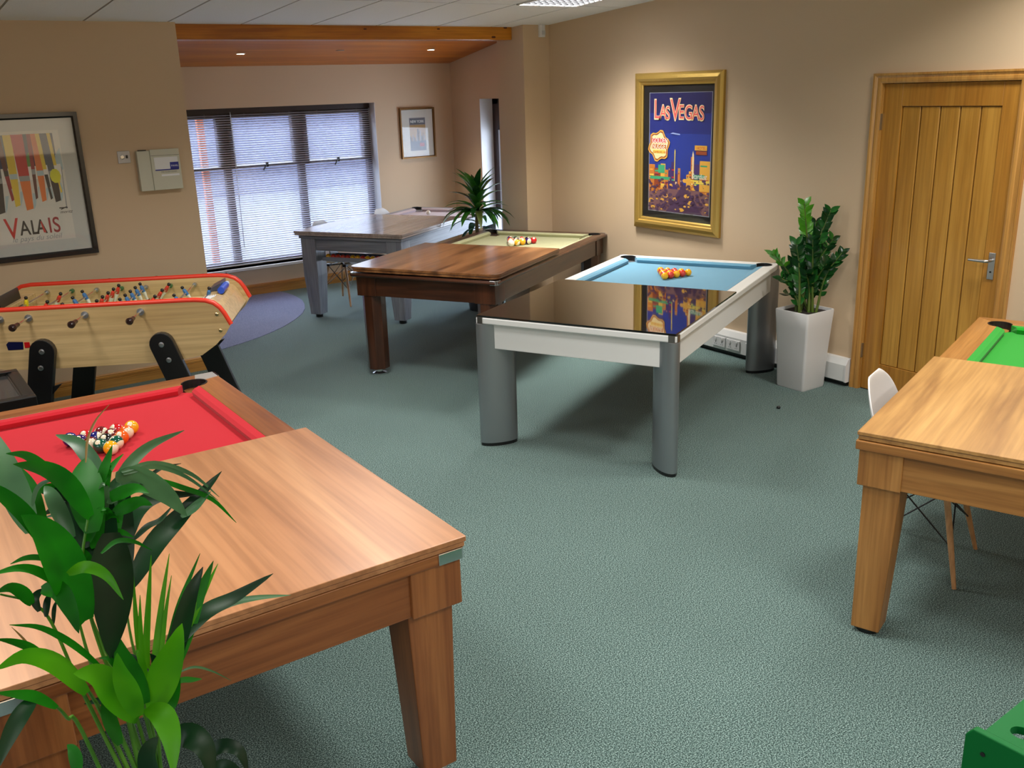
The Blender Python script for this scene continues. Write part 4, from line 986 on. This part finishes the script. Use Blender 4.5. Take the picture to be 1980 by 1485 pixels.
# snow under the rack, blue-green shadows
for k in range(16):
    x = px0+.02+k*.046; sh.append(([(x, .60+.02*(k % 3)), (x+.05, .60), (x+.045, .72+.03*(k % 2)), (x+.01, .70)], I[['pale', 'green', 'navy', 'slate', 'bwh'][k % 5]]))
sh.append(([(px0, .50), (px1-.02, .56), (px1-.02, .64), (px0, .62)], I['bwh']))
skis = [(.115, .30, .03, 'brown', 'org'), (.155, .27, .028, 'grey', 'yel'), (.20, .30, .03, 'navy', 'red'), (.245, .33, .026, 'dred', 'yel'), (.29, .26, .03, 'char', 'grey'), (.34, .40, .026, 'green', 'brown'), (.375, .39, .04, 'yel', 'org'), (.435, .33, .05, 'grey', 'char'), (.495, .41, .026, 'brown', 'dred'), (.535, .37, .045, 'yel', 'yel'), (.60, .34, .062, 'red', 'org'), (.665, .41, .022, 'dred', 'brown'), (.705, .39, .04, 'org', 'org'), (.74, .40, .022, 'yel', 'char'), (.785, .38, .05, 'slate', 'char'), (.81, .44, .018, 'yel', 'yel')]
for x, yb, wd, c1, c2 in skis:
    top = py1_-.02; d = rs.uniform(-.015, .01); wd *= 1.15
    mid = yb+(top-yb)*.42
    sh.append(([(x-wd*.42, mid), (x+wd*.5, mid), (x+wd*.55+d, top), (x-wd*.5+d, top)], I[c1]))
    sh.append(([(x-wd*.28-d, yb), (x+wd*.34-d, yb+.01), (x+wd*.5, mid), (x-wd*.42, mid)], I[c2]))
    sh.append((rect(x-wd*.4, mid-.015, x+wd*.5, mid+.02), I[rs.choice(['bwh', 'char', 'pale', 'lgrey'])]))
    sh.append(([(x+wd*.34-d, yb), (x+wd*.6-d, yb+.03), (x+wd*.9, mid-.1), (x+wd*.5, mid-.1)], I['pale']))
sh.append(([(.80+.035*math.cos(a), .56+.05*math.sin(a)) for a in [i*PI/5 for i in range(10)]], I['lime']))
sh.append(([(.835, .33), (.842, .33), (.85, .62), (.845, .62)], I['lgrey']))
sh.append((rect(.79, .335, .845, .342), I['char'])); sh.append(([(.80, .325), (.84, .34), (.838, .346), (.80, .332)], I['char']))
flat(t, 'print', sh)
for ch, x, sz, m in (('V', .425, .205, 'red'), ('A', .515, .14, 'text'), ('L', .585, .14, 'text'), ('A', .620, .14, 'text'), ('I', .697, .15, 'dred'), ('S', .728, .15, 'dred')):
    text('letter', ch, sz, (x, .175 if ch != 'V' else .155, .0086), I[m], t, sx=.72, offset=.0015)
flat(t, 'letter_shade', [([(.664, .180), (.680, .180), (.659, .262), (.652, .256)], I['red'])], z0=.0105)
text('caption', 'le pays du soleil', .050, (.455, .132, .0086), I['lgrey'], t, shear=.3)
text('signature', 'moritz', .03, (.79, .30, .0086), I['char'], t, shear=.3)
MB().box(.035, pw_-.035, .035, ph_-.035, .012, .0135).build('glass', PGL, t)
# --- large gold framed poster, right wall
gw, gh = .975, 1.246
GOLD = mat('gold_leaf', srgb(206, 172, 92), .36, .75, bump=.1, bscale=40)
t = picture('tall gold-framed LAS VEGAS night street poster on the right wall', (XR, 6.095, .905), -PI/2, gw, gh, .095, GOLD, mat('black_mount', (.008, .008, .009, 1), .6),
            prof=[(0, 0), (0, .022), (.008, .030), (.02, .040), (.045, .046), (.065, .040), (.072, .030), (.085, .026), (.095, .018), (.095, 0)])
I2 = {k: ink('vegas_'+k, *v) for k, v in dict(night=(34, 34, 92), mid=(34, 46, 124), blue=(38, 60, 150), violet=(70, 50, 110), gold=(232, 176, 70), amber=(206, 126, 50), rust=(150, 70, 40), pinkr=(226, 96, 96), cream=(246, 224, 170), green=(60, 170, 120), dark=(30, 26, 50), plum=(96, 50, 70), pale=(150, 170, 220), white=(236, 236, 230), red=(200, 40, 40), road=(132, 94, 96), roadd=(86, 60, 92), yell=(240, 214, 90)).items()}
a0, a1, b0, b1 = .165, .85, .155, 1.09
S = [(rect(a0-.006, b0-.006, a1+.006, b1+.004), ink('paper_edge', 150, 155, 165))]
n = 6
for k in range(n): S.append((rect(a0, b0+(b1-b0)*k/n, a1, b0+(b1-b0)*(k+1)/n), I2[['road', 'amber', 'blue', 'blue', 'mid', 'night'][k]]))
X = lambda q: a0+(a1-a0)*q
Yv = lambda q: b0+(b1-b0)*q
S.append(([(X(0), Yv(0)), (X(1), Yv(0)), (X(1), Yv(.16)), (X(.62), Yv(.25)), (X(.5), Yv(.25)), (X(0), Yv(.14))], I2['road']))
S.append(([(X(.3), Yv(0)), (X(.9), Yv(0)), (X(.62), Yv(.24)), (X(.56), Yv(.24))], I2['roadd']))
S.append(([(X(.42), Yv(.24)), (X(.64), Yv(.24)), (X(.66), Yv(.5)), (X(.42), Yv(.5))], I2['blue']))
rv = random.Random(21)
bl_ = [(0, .10, .40), (.09, .12, .37), (.2, .08, .41), (.27, .07, .36), (.33, .05, .38), (.38, .06, .43), (.44, .05, .33), (.49, .04, .38), (.53, .03, .30), (.63, .04, .33), (.67, .05, .36), (.70, .05, .48), (.75, .10, .42), (.84, .16, .45)]
for x, w_, h_ in bl_:
    c = rv.choice(['gold', 'amber', 'rust', 'amber', 'violet'])
    S.append((rect(X(x), Yv(.2), X(min(1, x+w_)), Yv(h_)), I2[c]))
    for k in range(4):
        yy = .22+rv.random()*(h_-.24); S.append((rect(X(x+.01), Yv(yy), X(min(1, x+w_*rv.uniform(.4, .9))), Yv(yy+.012)), I2[rv.choice(['yell', 'green', 'cream', 'red', 'gold', 'plum'])]))
S.append((rect(X(.02), Yv(.275), X(.35), Yv(.30)), I2['green'])); S.append((rect(X(.16), Yv(.33), X(.27), Yv(.40)), I2['green']))
S.append((rect(X(.70), Yv(.26), X(1), Yv(.29)), I2['yell'])); S.append((rect(X(.74), Yv(.31), X(.92), Yv(.335)), I2['green']))
S.append(([(X(.43), Yv(.25)), (X(.44), Yv(.25)), (X(.445), Yv(.52)), (X(.44), Yv(.54)), (X(.43), Yv(.52))], I2['yell'])); S.append(([(X(.72), Yv(.3)), (X(.745), Yv(.3)), (X(.745), Yv(.5)), (X(.73), Yv(.53)), (X(.72), Yv(.5))], I2['cream']))
for k in range(190):
    x, y = rv.random(), rv.uniform(.01, .34)*rv.uniform(.5, 1); s = rv.uniform(.004, .022)
    if k < 30: s *= 1.4
    elif c in ('gold', 'yell', 'cream'): s *= .6; c = rv.choice(['dark', 'dark', 'plum', 'plum', 'gold', 'red', 'pale', 'amber', 'violet', 'yell', 'rust', 'road', 'roadd', 'cream'])
    S.append(([(X(min(1, max(0, x+s*1.6*math.cos(q)))), Yv(max(0, y+s*.6*math.sin(q)))) for q in [i*PI/3 for i in range(6)]], I2[c]))
# neon sign cloud on the left
def cloud(cx, cy, rx, ry, m, n=26, b=.12): return [(X(cx)+rx*math.cos(2*PI*i/n)*(1+b*math.sin(6*2*PI*i/n)), Yv(cy)+ry*math.sin(2*PI*i/n)*(1+b*math.sin(6*2*PI*i/n))) for i in range(n)]
S.append((cloud(.17, .56, .118, .118, 0), I2['gold'])); S.append((cloud(.17, .56, .108, .108, 0), I2['rust'])); S.append((cloud(.17, .56, .098, .098, 0), I2['cream']))
S.append((rect(X(.05), Yv(.585), X(.29), Yv(.625)), I2['pinkr'])); S.append((rect(X(.05), Yv(.535), X(.30), Yv(.575)), I2['amber'])); S.append((rect(X(.07), Yv(.495), X(.28), Yv(.525)), I2['yell']))
S.append((rect(X(.76), Yv(.535), X(.95), Yv(.575)), I2['gold'])); S.append((rect(X(.78), Yv(.50), X(.95), Yv(.53)), I2['rust']))
S.append(([(X(.36), Yv(.665)), (X(.52), Yv(.655)), (X(.52), Yv(.665)), (X(.40), Yv(.675))], I2['pale']))
flat(t, 'print', S, z0=.0084)
for ch, q, sz, dy in (('L', .07, .21, 0), ('A', .17, .15, 0), ('S', .27, .14, -.005), ('V', .35, .23, -.01), ('E', .485, .15, 0), ('G', .58, .15, -.004), ('A', .70, .15, -.004), ('S', .81, .15, -.008)):
    text('letter', ch, sz*1.05, (X(q), Yv(.79)+dy-.004, .0129), I2['cream'], t, sx=.78, offset=.006)
    text('letter', ch, sz, (X(q)+.004, Yv(.79)+dy, .0134), I2['pinkr'], t, sx=.78)
text('sign_lettering', 'GOLDEN', .052, (X(.055), Yv(.587), .0134), I2['white'], t, sx=.85)
text('sign_lettering', 'NUGGET', .052, (X(.055), Yv(.537), .0134), I2['white'], t, sx=.85)
text('sign_lettering', 'GAMBLING HALL', .026, (X(.075), Yv(.498), .0134), I2['red'], t, sx=.85)
text('sign_lettering', 'Stardust', .06, (X(.72), Yv(.30), .0134), I2['white'], t, sx=.8, shear=.3)
text('sign_lettering', 'HOTEL', .032, (X(.79), Yv(.542), .0134), I2['red'], t)
MB().box(.09, gw-.09, .09, gh-.09, .014, .0155).build('glass', PGL, t)
# --- small NEW YORK print, alcove
nw_, nh_ = .455, .565
t = picture('small gold-framed NEW YORK print on the alcove wall right of the blind', (5.35, YW, 1.322), 0, nw_, nh_, .020, mat('bronze_frame', srgb(120, 84, 40), .35, .6), mat('cream_mount', srgb(216, 214, 204), .8))
x0_, x1_, y0_, y1_ = .125, .335, .085, .455
S = [(rect(x0_, y0_, x1_, y1_), ink('ny_sky', 128, 122, 128)), (rect(x0_, y0_, x1_, .20), ink('ny_grey', 100, 102, 118)), (rect(x0_, .20, x1_, .375), ink('ny_orange', 176, 138, 82))]
rv = random.Random(4)
for k in range(12):
    x = x0_+.0165*k; S.append((rect(x, .19, x+.014, .22+rv.random()*.12), ink('ny_tower%d' % (k % 3), *[(74, 70, 80), (130, 100, 70), (150, 140, 140)][k % 3])))
S.append((rect(.25, .13, .31, .17), ink('ny_red', 170, 60, 70))); S.append((rect(x0_+.008, .385, x1_-.008, .445), ink('ny_band', 92, 96, 104)))
flat(t, 'print', S)
text('lettering', 'NEW YORK', .043, (x0_+.012, .398, .0086), ink('ny_white', 226, 226, 220), t, sx=.80, offset=.001)
MB().box(.018, nw_-.018, .018, nh_-.018, .012, .0135).build('glass', PGL, t)

# ================================================================== WALL BOXES ON THE LEFT WALL
t = thing('control_panel_box', 'cream wall box with a blue and white label left of the blind', 'wall box', (1.77, 7.368, 1.43)); t.rotation_euler = (PI/2, 0, 0)
CRM = mat('cream_metal', srgb(196, 196, 180), .45)
MB().box(0, .300, 0, .285, 0, .05).build('case', CRM, t, bevel=.004)
MB().box(.092, .302, .0, .292, .05, .058).build('door', CRM, t, bevel=.003)
MB().box(.0, .088, .0, .285, .05, .056).build('side_cover', CRM, t, bevel=.003)
MB().box(.095, .300, .247, .249, .058, .0585).build('seam', BLACKP, t)
LW_, LB_ = mat('label_white', srgb(224, 226, 230), .5), mat('label_blue', srgb(36, 44, 140), .5)
MB().box(.115, .285, .145, .235, .058, .059).build('label_card', LW_, t)
MB().box(.115, .285, .140, .148, .059, .0595).box(.225, .288, .146, .196, .059, .0595).build('label_blue_block', LB_, t)
text('label_text', 'PANEL', .018, (.232, .164, .0598), LW_, t)
text('label_text', 'FIRE ALARM ZONES', .013, (.155, .124, .0586), mat('label_grey', srgb(120, 120, 112), .5), t)
MB().box(.155, .285, .098, .112, .058, .059).build('label_strip', LW_, t)
MB().box(.018, .075, .285, .292, .01, .03).build('cable_gland', BLACKP, t)
t = thing('key_switch', 'small square steel key switch plate between the ski poster and the wall box', 'switch', (1.648, 7.368, 1.636)); t.rotation_euler = (PI/2, 0, 0)
MB().box(0, .086, 0, .086, 0, .008).build('plate', mat('switch_grey', srgb(176, 176, 180), .35, .5), t, bevel=.002)
MB().lathe([(.016, .008), (.016, .016), (.012, .018)], 16, (.03, .045)).build('key_barrel', CHROME, t)
MB().box(.055, .069, .034, .056, .008, .012).build('indicator', BLACKP, t)

# ================================================================== WHITE PLANTER WITH GLOSSY PLANT
pl = thing('potted_plant', 'glossy dark green plant with upright stems in a tall white square planter', 'plant', (5.262, 4.09, 0))
bw_, tw_ = .118, .143; ph2 = .555
rings = [[(sx*w*1., sy*w, z) for sx, sy in ((-1, -1), (1, -1), (1, 1), (-1, 1))] for w, z in ((bw_-.004, 0), (bw_, .012), (tw_, ph2), (tw_-.012, ph2), (tw_-.016, ph2-.06))]
def rsq(w, z, r=.018, n=4): return [(x, y, z) for x, y in rrect(-w, w, -w, w, (r,)*4, n)]
pot = MB().loft([rsq(bw_-.004, 0), rsq(bw_, .012), rsq(.126, .25), rsq(.137, .45), rsq(tw_, ph2-.006), rsq(tw_-.002, ph2), rsq(tw_-.010, ph2), rsq(tw_-.014, ph2-.07)]).build('planter', mat('planter_white', srgb(214, 214, 216), .35), pl, smooth=True)
soil = MB().prism([(x, y) for x, y in rrect(-.126, .126, -.126, .126, (.015,)*4)], ph2-.04, ph2-.018).build('soil', mat('soil', srgb(34, 26, 22), .95, bump=1, bscale=60, var=.4), pl)
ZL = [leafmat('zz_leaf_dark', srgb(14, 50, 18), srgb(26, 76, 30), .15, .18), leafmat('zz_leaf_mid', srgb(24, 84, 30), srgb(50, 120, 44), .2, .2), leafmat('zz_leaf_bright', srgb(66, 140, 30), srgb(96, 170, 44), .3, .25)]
def leaf_mesh(name, L, Wd, m, fold=.15, bend=.15, n=5, tipf=1.0):
    mb = MB(); vs = []
    for i in range(n+1):
        t_ = i/n; w = Wd/2*math.sin(PI*min(1, (t_*.96+.04))**.85)*1.0; z = -bend*L*t_*t_
        vs += [(L*t_, -w, z+w*fold), (L*t_, 0, z), (L*t_, w, z+w*fold)]
    fs = []
    for i in range(n):
        a = i*3; fs += [(a, a+1, a+4, a+3), (a+1, a+2, a+5, a+4)]
    mb.add(vs, fs); me = mb.mesh(name, m)
    for p in me.polygons: p.use_smooth = True
    return me
zzm = [leaf_mesh('leaf', .085, .042, m) for m in ZL]
def orient(o, pos, d, up, parent):
    d = Vector(d).normalized(); y = Vector(up).cross(d).normalized(); z = d.cross(y)
    M = Matrix((d, y, z)).transposed().to_4x4(); M.translation = pos; o.matrix_local = M
rz_ = random.Random(12)
for si, tip in enumerate(ZZ_TIPS):
    tip = Vector(tip)-Vector((5.262, 4.09, 0)); az = rz_.random()*6.28
    tip.x = min(tip.x, .16+.0)
    base = Vector((.05*math.cos(si*2.4), .05*math.sin(si*2.4), ph2-.02))+Vector((tip.x, tip.y, 0))*.15
    mid = base.lerp(tip, .5)+Vector((-tip.x*.12, -tip.y*.12, .03))
    cv = smoothcurve([base, mid, tip-Vector((0, 0, .03))], 8)
    st = MB().tube(cv, [.010-.007*i/(len(cv)-1) for i in range(len(cv))], 7).build('stem', leafmat('zz_stem', srgb(56, 82, 30), srgb(90, 110, 44), .05, .4), pl, smooth=True)
    Ls = (tip-base).length; nl = max(5, int(Ls/.040))
    pl_n = (Vector((math.cos(az), math.sin(az), 0)))
    view = Vector((.79, .61, 0)); perp = Vector((.61, -.79, 0))*(.9)+view*rz_.uniform(-.6, .6)
    for k in range(nl):
        f = .22+.76*k/(nl-1); idx = f*(len(cv)-1); i0 = min(int(idx), len(cv)-2); p = cv[i0].lerp(cv[i0+1], idx-i0); tg = (cv[i0+1]-cv[i0]).normalized()
        for sd in (1, -1):
            d = tg*.85+perp*sd*.75+Vector((rz_.uniform(-.2, .2), rz_.uniform(-.2, .2), rz_.uniform(-.1, .15)))
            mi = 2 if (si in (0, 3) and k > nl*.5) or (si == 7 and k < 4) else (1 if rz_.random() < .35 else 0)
            if k == 0 and si in (5,): mi = 1
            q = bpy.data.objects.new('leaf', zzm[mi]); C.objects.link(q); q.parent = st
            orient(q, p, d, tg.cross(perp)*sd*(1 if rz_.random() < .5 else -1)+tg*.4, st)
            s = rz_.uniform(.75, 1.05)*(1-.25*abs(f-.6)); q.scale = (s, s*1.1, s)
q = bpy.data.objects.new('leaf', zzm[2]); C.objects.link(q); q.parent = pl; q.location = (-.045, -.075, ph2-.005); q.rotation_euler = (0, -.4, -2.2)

# ================================================================== DRACAENA BEHIND THE BROWN TABLE
dr = thing('potted_plant', 'leafy rosette plant with a cane stem standing between the dark walnut and grey tables', 'plant', (4.90, 7.67, 0))
MB().lathe([(.11, 0), (.145, .26), (.15, .27), (.135, .27), (.13, .24)], 24).build('pot', mat('anthracite_pot', srgb(60, 62, 66), .4), dr, smooth=True)
MB().lathe([(.128, .2), (.128, .245)], 20).build('soil', MATS['soil'], dr)
DLM = [leafmat('dracaena_dark', srgb(18, 58, 22), srgb(34, 84, 34), .2, .25), leafmat('dracaena_mid', srgb(34, 96, 30), srgb(70, 130, 46), .25, .28), leafmat('dracaena_olive', srgb(86, 104, 50), srgb(120, 130, 70), .25, .35)]
cn_ = MB().tube([(0, 0, .24), (.01, -.005, .5), (-.01, 0, .8), (0, 0, 1.0)], [.02, .018, .018, .014], 10).build('cane', wood('cane', srgb(96, 84, 52), srgb(130, 116, 76), 'Z', rough=.7), dr, smooth=True)
c2_ = MB().tube([(.03, .03, .24), (.07, .04, .45), (.06, .02, .62)], [.016, .015, .012], 10).build('cane', MATS['cane'], dr, smooth=True)
rd_ = random.Random(77)
def strap_leaf(name, P, Wd, m, parent, hint, n=None):
    """P: list of points; ribbon with midrib fold"""
    P = [Vector(p) for p in P]; N = len(P); mb = MB(); vs = []
    for i, p in enumerate(P):
        t_ = i/(N-1); tg = (P[min(i+1, N-1)]-P[max(i-1, 0)]).normalized()
        h = hint if not isinstance(hint, list) else hint[i]
        sdv = tg.cross(h); sdv = sdv.normalized() if sdv.length > 1e-5 else tg.orthogonal().normalized()
        nr = sdv.cross(tg).normalized()
        w = Wd/2*(max(.0, math.sin(PI*(t_*.93+.05)**.75)))**.85
        if i == N-1: w = .0004
        vs += [p-sdv*w+nr*w*.28, p, p+sdv*w+nr*w*.28]
    fs = []
    for i in range(N-1):
        a = i*3; fs += [(a, a+1, a+4, a+3), (a+1, a+2, a+5, a+4)]
    mb.add(vs, fs); o = mb.build(name, m, parent)
    for p in o.data.polygons: p.use_smooth = True
    return o
for k in range(50):
    a = k*2.39996; f = k/49; z0 = .74+.38*f; el = math.radians(-5+75*f+rd_.uniform(-8, 8)); Ln = rd_.uniform(.32, .44)*(1-.1*f)
    dx, dy = math.cos(a), math.sin(a)
    if dx > .35 and dy > -.5: Ln *= .85
    if dy < .1 or dx < -.6: z0 = max(z0, .94); el = max(el, math.radians(22))
    pts = []
    x = 0; z = z0; e = el
    for i in range(7):
        pts.append((dx*x, dy*x, z)); x += math.cos(e)*Ln/6; z += math.sin(e)*Ln/6; e -= math.radians(6+12*(1-f))
    strap_leaf('leaf', pts, rd_.uniform(.055, .078), DLM[rd_.choice([0, 0, 1, 1, 2] if k < 25 else [0, 1, 1])], dr, Vector((dx*.2, dy*.2, 1)))
for k in range(14):
    a = k*2.4+1; el = math.radians(20+35*rd_.random()); Ln = .2; dx, dy = math.cos(a), math.sin(a); pts = []; x = 0; z = .60; e = el
    if dy < .3: continue
    for i in range(6):
        pts.append((.06+dx*x, .02+dy*x, z)); x += math.cos(e)*Ln/5; z += math.sin(e)*Ln/5; e -= math.radians(12)
    strap_leaf('leaf', pts, .036, DLM[k % 2], dr, Vector((0, 0, 1)))

# ================================================================== BIG PALM IN FRONT
BX, BY = .262, 1.40
pm = thing('potted_palm', 'bright green palm with long arching leaves in the bottom left foreground', 'plant', (BX, BY, 0))
MB().lathe([(.12, 0), (.165, .40), (.17, .42), (.155, .42), (.15, .38)], 28).build('pot', mat('black_pot', srgb(26, 26, 28), .4), pm, smooth=True)
MB().lathe([(.148, .34), (.148, .40)], 24).build('soil', MATS['soil'], pm)
PM = [leafmat('palm_green', srgb(5, 88, 3), srgb(26, 126, 8), .35, .55), leafmat('palm_dark', srgb(3, 34, 14), srgb(8, 56, 22), .2, .4), leafmat('palm_pale', srgb(56, 96, 62), srgb(80, 122, 80), .25, .35),
      leafmat('palm_lime', srgb(54, 136, 4), srgb(84, 164, 14), .4, .45), leafmat('palm_tip_brown', srgb(112, 84, 30), srgb(140, 110, 50), .2, .5)]
off = Vector((BX, BY, 0)); rp = random.Random(6)
for m_ in PM: m_.node_tree.nodes['Principled BSDF'].inputs['Specular IOR Level'].default_value = .28
for w, m, pts in PALM_LEAVES:
    P = [p-off for p in smoothcurve(pts, 5)]
    mid = P[len(P)//2]+off
    v = (Vector((0, 0, 2.07))-mid).normalized()
    v = (v+Vector((rp.uniform(-.35, .35), rp.uniform(-.3, .3), rp.uniform(-.1, .5)))).normalized()
    strap_leaf('leaf', P, w*1.12, PM[m], pm, v)
for r, pts in PALM_STEMS:
    P = [p-off for p in smoothcurve(pts, 6)]
    MB().tube(P, [r*1.5-(r*.9)*i/(len(P)-1) for i in range(len(P))], 7).build('stem', leafmat('palm_stem', srgb(60, 118, 26), srgb(92, 146, 44), .1, .35), pm, smooth=True)

# ================================================================== GREEN CUE RACK (bottom right corner)
GP = mat('green_paint', srgb(0, 98, 42), .5, spec=.2)
ck = thing('cue_stand', 'green painted cue stand with a row of round holes in the bottom right corner', 'stand', (1.6828, .6462, 0), .04)
def plate_with_holes(Lx, Wy, holes, r, z0, z1):
    bm = bmesh.new(); n = 16
    return None
# top plate built from strips around each hole
pt = MB(); hx0 = .03; pitch = .062; nh = 9; Wp = .10; r = .021
for i in range(nh):
    x0, x1 = hx0+pitch*i, hx0+pitch*(i+1); cx, cy = (x0+x1)/2, Wp/2
    ci = arcpts(cx, cy, r, 0, 2*PI, 16)[:-1]
    def sqp(a):
        dx, dy = math.cos(a), math.sin(a); k = min((pitch/2)/abs(dx) if abs(dx) > 1e-6 else 9, (Wp/2)/abs(dy) if abs(dy) > 1e-6 else 9); return (cx+dx*k, cy+dy*k)
    angs = sorted(set([2*PI*k/16 for k in range(16)]+[math.atan2(sy*Wp/2, sx*pitch/2) % (2*PI) for sx in (1, -1) for sy in (1, -1)]))
    ni = [(cx+r*math.cos(a), cy+r*math.sin(a)) for a in angs]; no = [sqp(a) for a in angs]; m_ = len(angs)
    vs = [(x, y, .018) for x, y in ni]+[(x, y, .018) for x, y in no]+[(x, y, 0) for x, y in ni]+[(x, y, 0) for x, y in no]; fs = []
    for k in range(m_):
        j = (k+1) % m_; fs += [(k, j, m_+j, m_+k), (2*m_+k, 3*m_+k, 3*m_+j, 2*m_+j), (k, 2*m_+k, 2*m_+j, j)]
        if not (abs(no[k][0]-no[j][0]) < 1e-5): fs.append((m_+k, m_+j, 3*m_+j, 3*m_+k))
    pt.add(vs, fs)
pt.box(0, hx0, 0, Wp, 0, .018)
CZ = .80
pto = pt.build('holed_plate', GP, ck); pto.location = (0, .055, CZ-.03); 
Ltot = hx0+pitch*nh
def endp(x0):
    MB().prism([(-.03, 0), (.18, 0), (.18, CZ-.02), (.165, CZ), (-.015, CZ), (-.03, CZ-.015)], x0, x0+.018, axis='X').build('end_panel', GP, ck, bevel=.003)
endp(-.018); endp(Ltot)
for x in (-.018,):
    for (y, z) in ((.03, CZ-.045), (.14, CZ-.045), (.03, .1), (.14, .1)):
        b = MB().lathe([(.005, 0), (.005, .002)], 10).build('screw', BLACKP, ck); b.location = (x, y, z); b.rotation_euler = (0, -PI/2, 0)
MB().box(0, Ltot, -.01, .16, .04, .06).build('base_shelf', GP, ck)
# small black cap on the carpet
cp = MB().lathe([(.012, 0), (.013, .012), (.010, .016)], 14).build('rubber_cap', BLACKP, smooth=True); cp.location = (4.752, 3.853, 0)
tag(cp, 'tiny black cap lying on the carpet in front of the white planter', 'cap')
